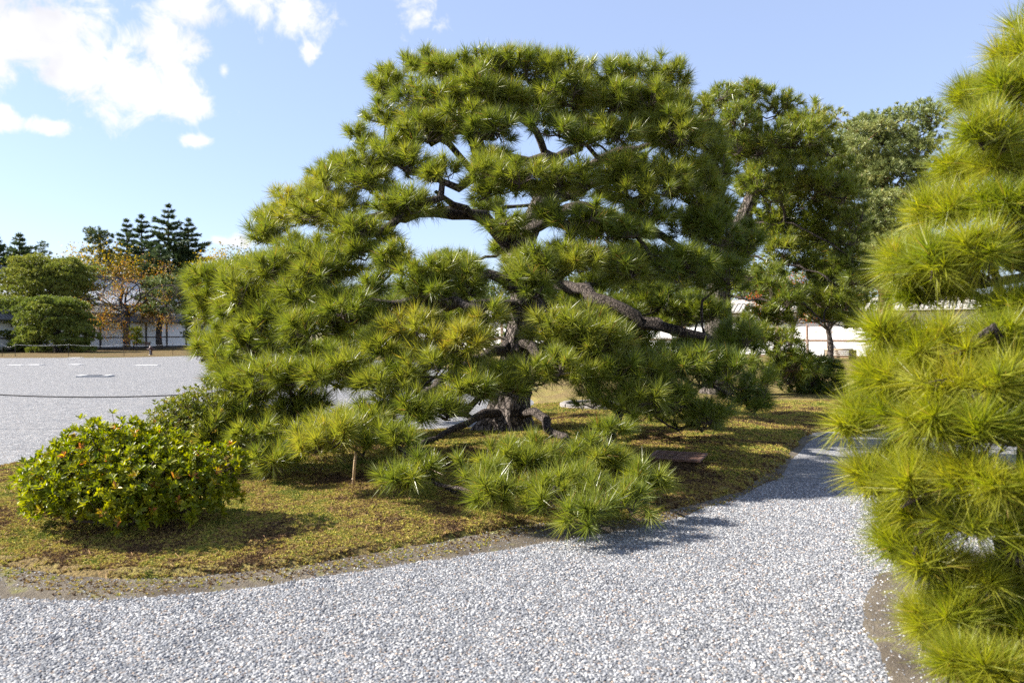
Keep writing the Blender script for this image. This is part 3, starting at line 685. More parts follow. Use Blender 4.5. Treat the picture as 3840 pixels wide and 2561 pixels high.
# the far side of the crown, seen only through its gaps
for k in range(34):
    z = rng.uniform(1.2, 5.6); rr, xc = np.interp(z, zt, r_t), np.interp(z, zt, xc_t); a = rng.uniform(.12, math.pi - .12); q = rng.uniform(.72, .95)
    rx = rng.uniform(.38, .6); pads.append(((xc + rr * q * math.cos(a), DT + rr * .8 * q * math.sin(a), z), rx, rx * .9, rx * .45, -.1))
tb = (-.06, DT, .08)
T = lambda sx, sy, dd: s_at(sx, sy, DT + dd)
trunk_pts = [tb, T(1170, 945, 0), T(1180, 860, -.02), T(1190, 780, 0), T(1205, 700, .05), T(1190, 620, .05), T(1200, 560, .05), T(1235, 480, .1), T(1265, 410, .1), T(1275, 365, .1)]
limbs = [(.60, [T(1130, 520, -.1), T(1075, 492, -.3), T(1000, 487, -.5), T(930, 502, -.7), T(870, 495, -.8), T(800, 505, -.9)], 0.115),
         (.66, [T(1040, 470, -.6), T(1000, 440, -.9)], 0.070),
         (.95, [T(1180, 366, -.2), T(1120, 372, -.4), T(1085, 392, -.5), T(1030, 330, -.6), T(960, 305, -.7)], 0.090),
         (.99, [T(1250, 350, .1), T(1230, 300, -.2), T(1150, 240, -.3)], 0.080),
         (.99, [T(1330, 340, .1), T(1345, 290, -.2), T(1400, 230, -.2)], 0.075),
         (.92, [T(1350, 385, -.2), T(1420, 345, -.5), T(1500, 330, -.7)], 0.080),
         (.84, [T(1330, 440, -.4), T(1400, 410, -.7), T(1480, 400, -.9)], 0.080),
         (.70, [T(1300, 480, -.5), T(1390, 492, -1.0), T(1480, 520, -1.2), T(1560, 570, -1.3), T(1640, 620, -1.3)], 0.100),
         (.48, [T(1260, 650, -.4), T(1320, 665, -.9), T(1390, 690, -1.4), T(1460, 725, -1.6), T(1560, 762, -1.8), T(1650, 792, -1.9), T(1700, 830, -2)], 0.115),
         (.44, [T(1300, 690, -.2), T(1380, 700, -.5), T(1480, 735, -.9), T(1580, 770, -1.2)], 0.090),
         (.42, [T(1100, 700, -.6), T(1000, 690, -1.2), T(880, 700, -1.5), T(760, 715, -1.7), T(640, 760, -1.6), T(560, 790, -1.5)], 0.100),
         (.34, [T(1060, 850, -1.0), T(940, 930, -2.0), T(816, 945, -3.0), T(741, 966, -3.5), T(666, 957, -3.6)], 0.090),
         (.10, [T(1110, 948, -.4), T(1085, 962, -.6), T(1040, 985, -1.0), T(985, 1010, -1.6), T(940, 1050, -2.4)], 0.075),
         (.09, [T(1225, 945, -.4), T(1253, 962, -.7), T(1257, 985, -.9), T(1300, 1005, -1.5), T(1330, 1050, -2.8), T(1340, 1100, -3.6)], 0.085),
         (.30, [T(1290, 830, -.9), T(1400, 850, -1.9), T(1500, 880, -2.2), T(1600, 900, -2.0)], 0.080)]
make_pine('large old spreading pine with a thick furrowed trunk, standing on the moss mound', None, tb, trunk_pts,
          [.36, .29, .24, .21, .20, .19, .17, .14, .12, .10], limbs, pads, PM, nl=.19, nw=.0070, nk=88, spacing=.158, seed=3)

# ------------------------------------------------------------------ pine beside the viewer
fg = [(2330,135,80,70,3.7),(2385,80,80,70,3.8),(2315,207,85,60,3.5),(2217,222,42,36,4.3),(2264,300,90,66,3.4),(2350,300,80,66,3.6),(2195,385,58,46,3.7),(2290,375,90,55,3.5),(2121,482,56,48,3.6),(2201,475,80,52,3.5),(2300,480,95,60,3.4),(2390,430,80,80,3.7),
      (2061,605,58,55,3.6),(2147,595,85,58,3.4),(2248,582,95,62,3.3),(2340,575,80,65,3.5),(2090,672,62,34,3.7),(2180,655,80,30,3.7),(2320,700,90,52,3.3),(2400,640,80,80,3.6),
      (2022,775,52,46,3.5),(2095,790,75,55,3.4),(2190,790,85,50,3.3),(2290,790,90,60,3.2),(2380,800,90,80,3.4),(1995,850,42,42,3.5),(2060,870,72,55,3.4),(2160,880,95,60,3.2),(2270,885,95,65,3.1),(2365,900,80,80,3.3),
      (1950,960,52,56,3.5),(2020,950,66,60,3.4),(2120,965,85,60,3.2),(2220,985,95,66,3.1),(2330,990,90,70,3.1),(1990,1090,50,52,3.4),(2060,1060,60,50,3.4),(2110,1110,82,62,3.2),(2210,1090,90,66,3.1),(2310,1110,95,70,3.0),
      (2040,1180,40,40,3.5),(2120,1190,70,50,3.3),(2220,1200,85,60,3.1),(2330,1210,80,70,3.1),(2042,1262,50,50,3.4),(2110,1280,70,50,3.3),(2190,1330,80,56,3.3),(2280,1320,80,50,3.4),(2360,1300,60,60,3.2),
      (2112,1425,48,44,3.3),(2170,1420,62,50,3.2),(2250,1425,80,44,3.3),(2340,1440,80,60,3.2),(2165,1515,56,46,3.1),(2240,1525,75,50,3.0),(2330,1540,90,60,3.0)]
pads = []
for (sx, sy, hw, hh, d) in fg:
    c = s_at(sx + 20, sy, d); rx = hw / 1829 * d * .9; pads.append((c, rx, rx * .9, hh / 1829 * d * .82, random.uniform(-.06, .10)))
for k in range(26):                        # the rest of the crown, beyond the edge of the photograph
    z = rng.uniform(.4, 3.6); a = rng.uniform(-2.0, 2.2); rr = 1.25 * (1.15 - z / 4.2)
    pads.append(((3.45 + rr * math.cos(a), 3.9 + rr * math.sin(a), z), .32, .3, .2, 0))
tb = (3.25, 3.95, .04)
tp = [tb, (3.2, 3.9, .8), (3.3, 3.95, 1.6), (3.22, 3.9, 2.4), (3.3, 3.95, 3.2), (3.3, 3.95, 3.7)]
make_pine('bright yellow-green young pine with long soft needles growing at the edge of the gravel path', None, tb, tp, [.13, .12, .10, .08, .05, .03],
          [(.3, [(2.9, 3.7, .9), (2.5, 3.5, .75), (2.1, 3.4, .7)]), (.55, [(2.8, 3.7, 1.9), (2.3, 3.5, 1.85), (1.9, 3.5, 1.9)])],
          pads, dict(PM, needle=M['needle_fg']), nl=.165, nw=.0036, nk=140, spacing=.15, tint0=.5, spread=1.2, seed=5)

# ------------------------------------------------------------------ pine behind it to the right
D2 = 19.0
p2 = [(1660,230,55,36,0),(1720,215,60,34,.02),(1790,250,50,30,.03),(1850,270,50,30,.02),(1690,290,60,36,0),(1770,310,50,34,0),(1840,320,60,34,.0),(1890,290,40,28,.12),(1720,350,60,36,.03),(1810,370,60,34,0),(1890,360,50,34,.02),(1930,400,40,32,0),
      (1790,410,70,38,.06),(1870,420,70,38,.05),(1940,440,45,34,0),(1750,430,50,40,-.02),(1820,470,70,36,0),(1910,490,60,38,0),(1965,510,40,34,-.02),(1780,520,60,36,-.05),(1880,540,60,36,-.03),(1950,560,55,40,-.03),(1790,570,60,34,.10),(1850,600,60,34,-.03),(1940,620,65,40,-.05),(1990,640,40,36,-.05),
      (1760,640,60,36,-.05),(1870,670,55,26,-.04),(1930,690,70,30,.03),(1980,700,50,30,0),(1800,680,50,30,-.06),(1900,730,50,22,-.04),(1770,720,60,40,-.04),(1780,790,70,44,-.04),(1800,850,65,40,-.06),(1730,760,45,36,-.06),(1960,740,40,22,-.05),(1850,830,40,40,-.06)]
pads = [(s_at(x, y, D2 + random.uniform(-1.6, .6)), hw / 1829 * D2 * 1.2, hw / 1829 * D2 * 1.2, hh / 1829 * D2 * 1.25, tn) for (x, y, hw, hh, tn) in p2]
for k in range(16):
    z = rng.uniform(2.2, 6.6); pads.append(((6.4 + rng.uniform(-2.6, 2.2) * (1.25 - z / 9), D2 + rng.uniform(.6, 2.4), z), .75, .7, .35, -.1))
tb = (*gp(2690, 1491), .08); tb = ((2690 - CX) / FPX * D2, D2, .08)
q = lambda sx, sy, dd: s_at(sx, sy, D2 + dd)
make_pine('tall dark-green pine behind the old spreading pine, its crown reaching above the white wall', None, tb,
          [tb, q(1648, 740, 0), q(1655, 640, .1), q(1690, 540, .1), q(1730, 440, .1), q(1740, 330, .1), q(1745, 270, .1)], [.33, .29, .25, .2, .15, .1, .06],
          [(.35, [q(1720, 690, -.5), q(1790, 690, -1), q(1850, 700, -1.2), q(1890, 740, -1.3)]), (.5, [q(1760, 600, -.5), q(1850, 620, -1), q(1930, 660, -1.2)]), (.6, [q(1800, 510, -.4), q(1880, 545, -.8), q(1950, 590, -1)])],
          pads, PM, nl=.22, nw=.013, nk=44, spacing=.21, tint0=.38, seed=8)
# low bushy pine under it
p3 = [(1800,860,45,40,0),(1850,870,60,40,-.03),(1910,870,45,40,-.03),(1830,830,40,30,0),(1890,840,40,30,0),(1870,905,50,26,-.05),(1815,900,30,26,-.04),(1930,895,30,26,-.05)]
D3 = 19.4
tb = ((3065 - CX) / FPX * D3, D3, .08)
make_pine('low bushy dark pine rising from the shaded moss where the gravel path bends', None, tb, [tb, (tb[0], D3, .4), (tb[0] + .05, D3, .8)], [.09, .07, .05], [],
          [(s_at(x, y, D3 + random.uniform(-.5, .4)), hw / 1829 * D3, hw / 1829 * D3, hh / 1829 * D3, tn - .1) for (x, y, hw, hh, tn) in p3], PM, nl=.22, nw=.013, nk=46, spacing=.18, tint0=.30, seed=9)

def dome_pine(label, group, px, base_d, top_y, half_px, mats, n=46, low=.12, pad=.11, flat=.45, lean=0.0, base_z=.05, nl=.24, nw=.026, nk=26, spacing=.33, tint0=.45, tr=.22, shape=1.0, seed=1, twig=False, x_off=0, inner=.62, **kw):
    """a pine whose layered crown is laid out on a dome"""
    X = (px - CX) / FPX * base_d; H = EYE + (HY - top_y) / FPX * base_d; W_ = half_px / FPX * base_d
    pads = []
    for k in range(n):
        f = (k + .5) / n; z = H * (low + (1 - low) * f ** .85) - W_ * .10; r_ = W_ * max(.06, (1 - ((z / H - low) / (1 - low + .04)) ** 2.0)) ** (.5 * shape); a = k * 2.39996 + rng.uniform(-.4, .4)
        q = rng.uniform(inner, 1.0) * (1 - pad * .9)
        pr = W_ * pad * 2.1 * rng.uniform(.8, 1.25)
        pads.append(((X + x_off + r_ * q * math.cos(a), base_d + r_ * q * math.sin(a), min(z, H - pr * flat * .6)), pr, pr, pr * flat, rng.normal(0, .06)))
    tb = (X, base_d, base_z)
    tp = [tb, (X + lean * .2, base_d, H * .3), (X + lean * .7 + x_off * .5, base_d, H * .6), (X + lean + x_off, base_d, H * .86)]
    return make_pine(label, group, tb, tp, [tr, tr * .8, tr * .5, tr * .15], [], pads, mats, nl=nl, nw=nw, nk=nk, spacing=spacing, tint0=tint0, twig=twig, lobes=(3, 4), seed=seed, tuft_up=.7, **kw)

FM = dict(needle=M['needle_far'], bark=M['bark'], limb=M['limb'], twig=M['twig'])
dome_pine('big grey-green pine with reddish limbs and tiered crown, farthest pine above the white wall', None, 3320, 36.0, 405, 320, dict(needle=M['needle_grey'], bark=M['bark_red'], limb=M['bark_red'], twig=M['twig']),
          n=230, low=.30, pad=.12, flat=.34, nl=.22, nw=.032, nk=20, spacing=.29, tint0=.62, tr=.36, shape=.42, seed=11, inner=.1)

# ------------------------------------------------------------------ azaleas
def azalea(label, centre, lobes, mats, leaf, n_wh, k=8, stems=14, seed=1):
    root = empty('azalea_shrub', centre); tag(root, label, 'shrub', None); g_ = np.random.default_rng(seed); c0 = np.array(centre)
    P = []; D = []; tot = sum(l[3] * l[4] for l in lobes)
    for (x, y, z, rx, rz, ry) in [(l[0], l[1], l[2], l[3], l[4], l[5]) for l in lobes]:
        m_ = int(n_wh * rx * rz / tot); d = nrm(g_.normal(size=(m_ * 2, 3))); d = d[d[:, 2] > -.55][:m_]; s_ = np.array((rx, ry, rz))
        q = g_.uniform(.74, 1.10, (len(d), 1)); bumps = 1 + .14 * np.sin(d[:, :1] * 9 + x * 7) * np.cos(d[:, 1:2] * 8 + z * 5)
        P.append(np.array((x, y, z)) + d * s_ * q * bumps); D.append(nrm(nrm(d / s_) * .8 + np.array((0, 0, .55)) + g_.normal(0, .3, (len(d), 3))))
    P = np.concatenate(P); D = np.concatenate(D); ok = P[:, 2] > .03; P = P[ok]; D = D[ok]; n = len(P)
    tint = .45 + g_.normal(0, .10, n); old = g_.random(n) < .05; tint[old] = g_.uniform(.85, .98, old.sum())
    Pk = np.repeat(P, k, 0); Dk = np.repeat(D, k, 0); N = n * k
    u = nrm(np.cross(Dk, np.array((.37, .61, .7)))); v = np.cross(Dk, u); ang = np.tile(np.arange(k) * 2.39996, n) + np.repeat(g_.uniform(0, 6.28, n), k)
    el = g_.uniform(.35, 1.25, N); ld = Dk * np.cos(el)[:, None] + (u * np.cos(ang)[:, None] + v * np.sin(ang)[:, None]) * np.sin(el)[:, None]
    L = leaf * g_.uniform(.7, 1.2, N); sd = nrm(np.cross(ld, Dk)); W_ = L * .17; up = nrm(np.cross(sd, ld))
    b0 = Pk + ld * .004
    V = np.stack([b0, b0 + ld * (L * .38)[:, None] + sd * W_[:, None] + up * (W_ * .35)[:, None], b0 + ld * (L * .72)[:, None] + sd * (W_ * .85)[:, None] + up * (W_ * .3)[:, None], b0 + ld * L[:, None] - up * (L * .08)[:, None],
                  b0 + ld * (L * .72)[:, None] - sd * (W_ * .85)[:, None] + up * (W_ * .3)[:, None], b0 + ld * (L * .38)[:, None] - sd * W_[:, None] + up * (W_ * .35)[:, None]], 1).reshape(-1, 3)
    b = np.arange(N)[:, None] * 6; F = np.concatenate([b + np.array((0, 1, 2, 3)), b + np.array((0, 3, 4, 5))])
    T_ = np.repeat(np.clip(np.repeat(tint, k) + g_.normal(0, .07, N), 0, 1), 6)
    link('foliage', np_mesh('foliage', V, F, mats, T_), root, 'stuff')
    for q in range(stems):
        l = lobes[q % len(lobes)]; e = np.array((l[0], l[1], l[2])) + g_.normal(0, .3, 3) * np.array((l[3], l[5], l[4])); a = g_.uniform(0, 6.28); s0 = np.array((.10 * math.cos(a), .08 * math.sin(a), -.02))
        m1 = s0 * .6 + e * .4 + g_.normal(0, .04, 3); mb = MB(); mb.tube([s0, m1, (m1 + e) / 2 + g_.normal(0, .03, 3), e], [.016, .012, .009, .005], 6); mb.build('stem', M['twig'], root, smooth=True)
    s2 = g_.choice(n, min(n, 700), replace=False); A = P[s2] * .72; V_, F_ = twig_mesh(A, P[s2], .004, .002)
    link('twigs', np_mesh('twigs', V_, F_, M['twig']), root, 'stuff')
    return root
cz = float(bed_h(np.array([[-2.95]]), np.array([[6.1]]))[0, 0])
azalea('broad glossy yellow-green azalea shrub on the moss mound beside the court', (-2.95, 6.1, cz),
       [(-.15, .0, .34, .52, .36, .50), (.22, -.02, .34, .42, .30, .46), (-.40, .05, .28, .36, .28, .42), (-.16, .1, .55, .36, .24, .36), (.52, .05, .26, .30, .20, .32), (.60, .1, .46, .26, .12, .26), (-.45, .05, .46, .2, .14, .22), (.15, .15, .56, .22, .14, .24), (.0, -.2, .28, .5, .26, .34), (-.55, -.02, .14, .20, .14, .2), (.2, -.25, .2, .3, .2, .24), (.5,-.1,.2,.24,.2,.24)], M['azalea'], .050, 3000, 9, 16, 5)
cz = float(bed_h(np.array([[-3.30]]), np.array([[8.3]]))[0, 0])
azalea('small-leaved dull green azalea shrub tucked under the low boughs of the old pine', (-3.30, 8.4, cz),
       [(0, 0, .40, .42, .38, .45), (.15, .05, .66, .38, .25, .38), (-.25, 0, .55, .26, .18, .28), (.15, -.05, .3, .5, .34, .45), (-.3, 0, .3, .3, .28, .3)], M['azalea_small'], .036, 2300, 8, 12, 6)

# ------------------------------------------------------------------ bamboo stake, metal grate, stone ring
def lift(X, Y): return float(bed_h(np.array([[X]]), np.array([[Y]]))[0, 0])
bx, by = gp(1322, 1868); by -= .0; bz = lift(bx, by)
root = empty('bamboo_stake', (bx, by, bz)); tag(root, 'thin pale bamboo stake propping the low boughs of the old pine', 'stake')
top = np.array((.045, .02, .50)); MB().tube([np.array((0, 0, -.08)), top * .5, top], [.0145, .0135, .012], 12).build('cane', M['bamboo'], root, smooth=True)
for f in (.12, .47, .80):
    c = top * f; MB().tube([c - top * .008, c, c + top * .008], [.0142, .0165, .0142], 12).build('node_ring', M['bamboo_old'], root, smooth=True)
gx, gy = gp(2540, 1766); gz = lift(gx, gy)
root = empty('metal_grate', (gx, gy, gz + .012), R(-22)); tag(root, 'rusty perforated iron grate lying flat on the shaded moss', 'grate')
mb = MB(); S_ = .30; n_ = 8
mb.box((0, S_ - .02, .008), (S_, .02, .012)).box((0, -S_ + .02, .008), (S_, .02, .012)).box((S_ - .02, 0, .008), (.02, S_ - .04, .012)).box((-S_ + .02, 0, .008), (.02, S_ - .04, .012))
mb.build('frame', M['rust'], root)
for i in range(1, n_):
    MB().box((0, -S_ + .02 + i * (2 * S_ - .04) / n_, .009), (S_ - .04, .014, .008)).build('bar', M['rust'], root)
for i in range(1, 6):
    MB().box((-S_ + .02 + i * (2 * S_ - .04) / 6, 0, .0075), (.017, S_ - .04, .0068)).build('cross_bar', M['rust'], root)
MB().box((0, 0, -.008), (S_ - .03, S_ - .03, .003)).build('pit_shade', M['pit_shade'], root)  # flat sheet, painted black for the shade under the bars
rx_, ry_ = gp(2255, 1549)
root = empty('stone_ring', (rx_, ry_, lift(rx_, ry_))); tag(root, 'flat ring of pale edging stones set in the moss behind the old pine', 'stone ring')
for k in range(14):
    a0 = k * 2 * math.pi / 14 + .02; a1 = (k + 1) * 2 * math.pi / 14 - .02; V = []; hz = .065 + random.uniform(-.008, .008)
    for a in (a0, (a0 + a1) / 2, a1):
        for r_, z in ((.70, -.05), (.82, -.05), (.82, hz), (.70, hz)): V.append((r_ * math.cos(a), r_ * math.sin(a), z))
    F = [(0, 1, 2, 3), (11, 10, 9, 8)] + [(i * 4 + j, (i + 1) * 4 + j, (i + 1) * 4 + (j + 1) % 4, i * 4 + (j + 1) % 4) for i in (0, 1) for j in range(4)]
    me = bpy.data.meshes.new('edging_stone'); me.from_pydata(V, [], F); me.materials.append(M['ring_stone'])
    bm = bmesh.new(); bm.from_mesh(me); bmesh.ops.recalc_face_normals(bm, faces=bm.faces[:]); bmesh.ops.bevel(bm, geom=bm.edges[:], offset=.01, segments=1, affect='EDGES'); bm.to_mesh(me); bm.free()
    link('edging_stone', me, root)
MB().lathe([(.71, .0), (.70, .02), (.4, .03), (.01, .035)], 28).build('soil_fill', M['soil'], root, smooth=True)

# ------------------------------------------------------------------ rope fences
def rope_post(X, Y, h, r, label, group, m=M['post']):
    root = empty('rope_post', (X, Y, 0)); tag(root, label, 'post', group)
    MB().lathe([(r, -.15), (r, h - .03), (r * .9, h)], 10).build('shaft', m, root, smooth=True)
    MB().lathe([(r * .9, h), (r * 1.7, h + r * .6), (r * 1.9, h + r * 1.5), (r * 1.2, h + r * 2.6), (.002, h + r * 2.9)], 10).build('finial', m, root, smooth=True)
    MB().lathe([(r * 1.5, -.01), (r * 2.2, .005), (r * 2.0, .03), (r, .05)], 10).build('foot', m, root, smooth=True)
def rope(A, B, sag, r, label, m, group=None):
    A = np.array(A, float); B = np.array(B, float); t = np.linspace(0, 1, 25)[:, None]; P = A + (B - A) * t; P[:, 2] -= sag * 4 * (t * (1 - t))[:, 0]
    o = MB().tube(P - A, r, 6).build('rope', m, smooth=True); o.location = A; tag(o, label, 'rope', group)
a = (-9.75, 13.3); b = (-4.25, 12.9)
rope_post(*a, .66, .018, 'dark post at the open-court end of the black rope', 'posts of the black rope')
rope_post(*b, .66, .018, 'dark post of the black rope, hidden behind boughs of the old pine', 'posts of the black rope')
rope((*a, .64), (*b, .66), .12, .011, 'thin black rope strung low across the near gravel court', M['rope_dark'])
fp = [(8, 50.5), (57, 50.3), (257, 50.2), (465, 50.8), (648, 54.0), (760, 58.0)]
fl = ['end post of the pale rope, in front of the round dense pine', 'slim dark post between the clipped pine and the round dense pine', 'slim dark post in front of the clipped round pine', 'slim dark post in front of the old cherry tree', 'slim dark post just past the fire hydrant', 'slim dark post at the far corner of the court, behind the old pine']
rl = ['short sagging pale rope beside the end post of the court fence', 'pale rope strung in front of the clipped round pine', 'pale rope between the clipped pine and the cherry tree', 'pale rope passing behind the fire hydrant', 'pale rope running from the hydrant post to the corner of the court']
pp = [((x - CX) / FPX * d, d) for x, d in fp]
for i, p in enumerate(pp): rope_post(*p, .80, .016, fl[i], 'posts of the pale rope')
for i in range(len(pp) - 1): rope((*pp[i], .80), (*pp[i+1], .80), [.16, .06, .09, .10, .10][i], .006, rl[i], M['rope_pale'], 'spans of the pale rope')

# ------------------------------------------------------------------ slabs and drain in the court
def slab(px, py, w_, d_, label, group=None, rz=0.0):
    X, Y = gp(px, py); o = MB().box((0, 0, .0), (w_ / 2, d_ / 2, .03)).build('paving_slab', M['slab'], bevel=.008); o.location = (X, Y, -.006); o.rotation_euler.z = rz
    tag(o, label, 'slab', group)
for (px, py, w_, rz) in [(62, 1370, .75, .0), (131, 1369, .7, .0), (284, 1368, .62, 0), (551, 1371, 1.1, .1)]: slab(px, py, w_, .55, 'white stone slab set flush in the middle of the gravel court', 'white slabs in the court', rz)
for (px, py) in [(286, 1342), (342, 1341)]: slab(px, py, .8, .6, 'white stone slab at the far edge of the gravel court by the moss', 'white slabs at the court edge')
X, Y = gp(357, 1413); root = empty('drain_cover', (X, Y, .030), R(7)); tag(root, 'iron drain grating between two white end stones, sunk in the gravel court', 'drain')
for s_ in (-1, 1): MB().box((s_ * .44, 0, .002), (.11, .30, .03)).build('end_stone', M['slab'], root, bevel=.006)
for s_ in (-1, 1): MB().box((0, s_ * .28, .002), (.326, .010, .028)).build('side_stone', M['slab'], root)
for i in range(11): MB().box((-.30 + i * .06, 0, .004), (.016, .267, .02)).build('bar', M['iron'], root)
MB().box((0, 0, -.02), (.325, .265, .004)).build('pit_shade', M['pit_shade'], root)  # no hollow here: a black plate stands for the shade in the drain

# ------------------------------------------------------------------ hydrant
X, Y = gp(565, 1335); root = empty('fire_hydrant', (X, Y, .02)); tag(root, 'dark red fire hydrant with white lettering at the far edge of the court', 'hydrant')
MB().lathe([(.16, -.05), (.16, .04), (.11, .06), (.095, .10), (.095, .46), (.125, .48), (.125, .52), (.10, .53)], 20).build('barrel', M['hydrant'], root, smooth=True)
MB().lathe([(.11, .53), (.10, .58), (.07, .63), (.03, .65), (.03, .69), (.002, .695)], 20).build('bonnet', M['hydrant'], root, smooth=True)
for s_ in (-1, 1):
    n_ = MB().tube([(s_ * .07, 0, .42), (s_ * .20, 0, .42)], [.05, .05], 14).build('nozzle', M['hydrant'], root, smooth=True)
    MB().tube([(s_ * .195, 0, .42), (s_ * .26, 0, .42)], [.066, .066], 6).build('cap', M['hydrant'], n_)
pan = MB().box((0, -.10, .27), (.045, .008, .15)).build('name_plate', M['hydrant'], root)
for i, ch in enumerate('消火栓'):
    cu = bpy.data.curves.new('lettering', 'FONT'); cu.body = ch; cu.size = .10; cu.align_x = 'CENTER'; cu.align_y = 'CENTER'; cu.extrude = .002
    cu.materials.append(M['white_paint']); tmp = bpy.data.objects.new('lettering_curve', cu); me = bpy.data.meshes.new_from_object(tmp); bpy.data.objects.remove(tmp)
    o = link('lettering', me, pan); o.location = (0, -.1115, .365 - i * .095); o.rotation_euler = (R(90), 0, 0)

# ------------------------------------------------------------------ benches
def bench(name, loc, rz, label, L, H, rails, m_rail, m_leg, box_end):
    root = empty(name, loc, rz); tag(root, label, 'bench')
    for i in range(rails):
        z = H - .05 - i * .095
        MB().tube([(-L / 2, -.24, z), (L / 2, -.24, z)], .036, 8).build('front_rail', m_rail, root, smooth=True)
    n = 7
    for i in range(n): MB().tube([(-L / 2 - .05, -.22 + i * .44 / (n - 1), H), (L / 2 + .05, -.22 + i * .44 / (n - 1), H)], .034, 8).build('seat_slat', m_rail, root, smooth=True)
    for s_ in (-1, 1): MB().box((s_ * (L / 2 - .05), 0, (H - .05) / 2 - .05), (.045, .20, (H - .05) / 2 + .05)).build('leg', m_leg, root)
    if box_end: MB().box((L / 2 + .12, 0, H / 2 - .03), (.09, .27, H / 2)).build('end_board', m_leg, root)
X = (531 - CX) / FPX * 70; bench('garden_bench', (X, 70, .06), R(18), 'slatted brown bench standing before the shaded white wall', 1.35, .62, 3, M['brown_wood'], M['dark_wood'], False)
X = (3142 - CX) / FPX * 42.5; bench('bamboo_bench', (X, 42.5, .08), R(-12), 'bamboo-railed bench with a dark end board before the sunlit white wall', 1.35, .60, 4, M['bamboo_old'], M['dark_wood'], True)

# ------------------------------------------------------------------ walls
def plaster_wall(A, B, label, H, bay, wood, tile, coping=True):
    A = np.array(A); B = np.array(B); L = float(np.linalg.norm(B - A)); rz = math.atan2(B[1] - A[1], B[0] - A[0])
    root = empty('plaster_wall', (float(A[0]), float(A[1]), 0), rz); tag(root, label, 'wall')
    n = max(1, round(L / bay)); bw = L / n; me_u = MB().box((0, 0, 0), (bw / 2 - .09, .10, (H - 1.16) / 2)).mesh('plaster_panel', M['plaster']); me_l = MB().box((0, 0, 0), (bw / 2 - .09, .10, .41)).mesh('plaster_panel', M['plaster'])
    me_p = MB().box((0, 0, 0), (.095, .15, H / 2 + .1)).mesh('post', wood); me_r = MB().box((0, 0, 0), (bw / 2 - .092, .13, .05)).mesh('rail', wood)
    me_b = MB().box((0, 0, 0), (bw / 2 - .092, .14, .12)).mesh('base_beam', wood)
    for i in range(n):
        x = (i + .5) * bw
        o = link('plaster_panel', me_u, root); o.location = (x, 0, 1.16 + (H - 1.16) / 2)
        o = link('plaster_panel', me_l, root); o.location = (x, 0, .24 + .41)
        o = link('rail', me_r, root); o.location = (x, 0, 1.11)
        o = link('base_beam', me_b, root); o.location = (x, 0, .12)
    for i in range(n + 1): o = link('post', me_p, root); o.location = (i * bw, 0, H / 2 - .1)
    MB().box((L / 2, 0, H + .06), (L / 2 + .1, .17, .06)).build('eave_beam', wood, root)
    ro = MB()
    rise, run = .52, .72
    for s_ in (-1, 1):
        b = len(ro.v); ro.v += [(-.2, 0, H + .14 + rise), (L + .2, 0, H + .14 + rise), (L + .2, s_ * run, H + .14), (-.2, s_ * run, H + .14), (-.2, 0, H + .08 + rise), (L + .2, 0, H + .08 + rise), (L + .2, s_ * run, H + .07), (-.2, s_ * run, H + .07)]
        ro.f += [(b, b+1, b+2, b+3), (b+7, b+6, b+5, b+4), (b+2, b+6, b+7, b+3), (b, b+3, b+7, b+4), (b+1, b+5, b+6, b+2)]
    rf = ro.build('roof', tile, root)
    rib = MB().tube([(0, 0, H + .16 + rise), (0, -run - .02, H + .155)], .055, 6).mesh('roof_tile', tile)
    m_ = int(L / .30)
    m_ = min(m_, 280)
    for i in range(m_): o = link('roof_tile', rib, rf); o.location = (L * (i + .5) / m_, 0, 0)
    MB().box((L / 2, 0, H + .24 + rise), (L / 2 + .2, .13, .12)).build('ridge', tile, rf)
    return root
plaster_wall((-41, 58), (-29, 94), 'white plaster wall in shade with dark posts and tile coping beyond the court', 2.45, 2.7, M['dark_wood'], M['tile_dark'])
rw = plaster_wall((-15, 72), (25.5, 40.5), 'sunlit white plaster wall with brown posts and rails behind the pines', 2.7, 3.0, M['brown_wood'], M['roof_board'])
# leaning brace against the sunlit wall
bA = np.array(((3030 - CX) / FPX * 45.2, 45.2, .05)); o = MB().tube([(0, 0, -.05), (.22, .75, 1.9)], .07, 8).build('wall_brace', M['brown_wood']); o.location = bA; tag(o, 'leaning brown timber brace against the sunlit white wall', 'brace')

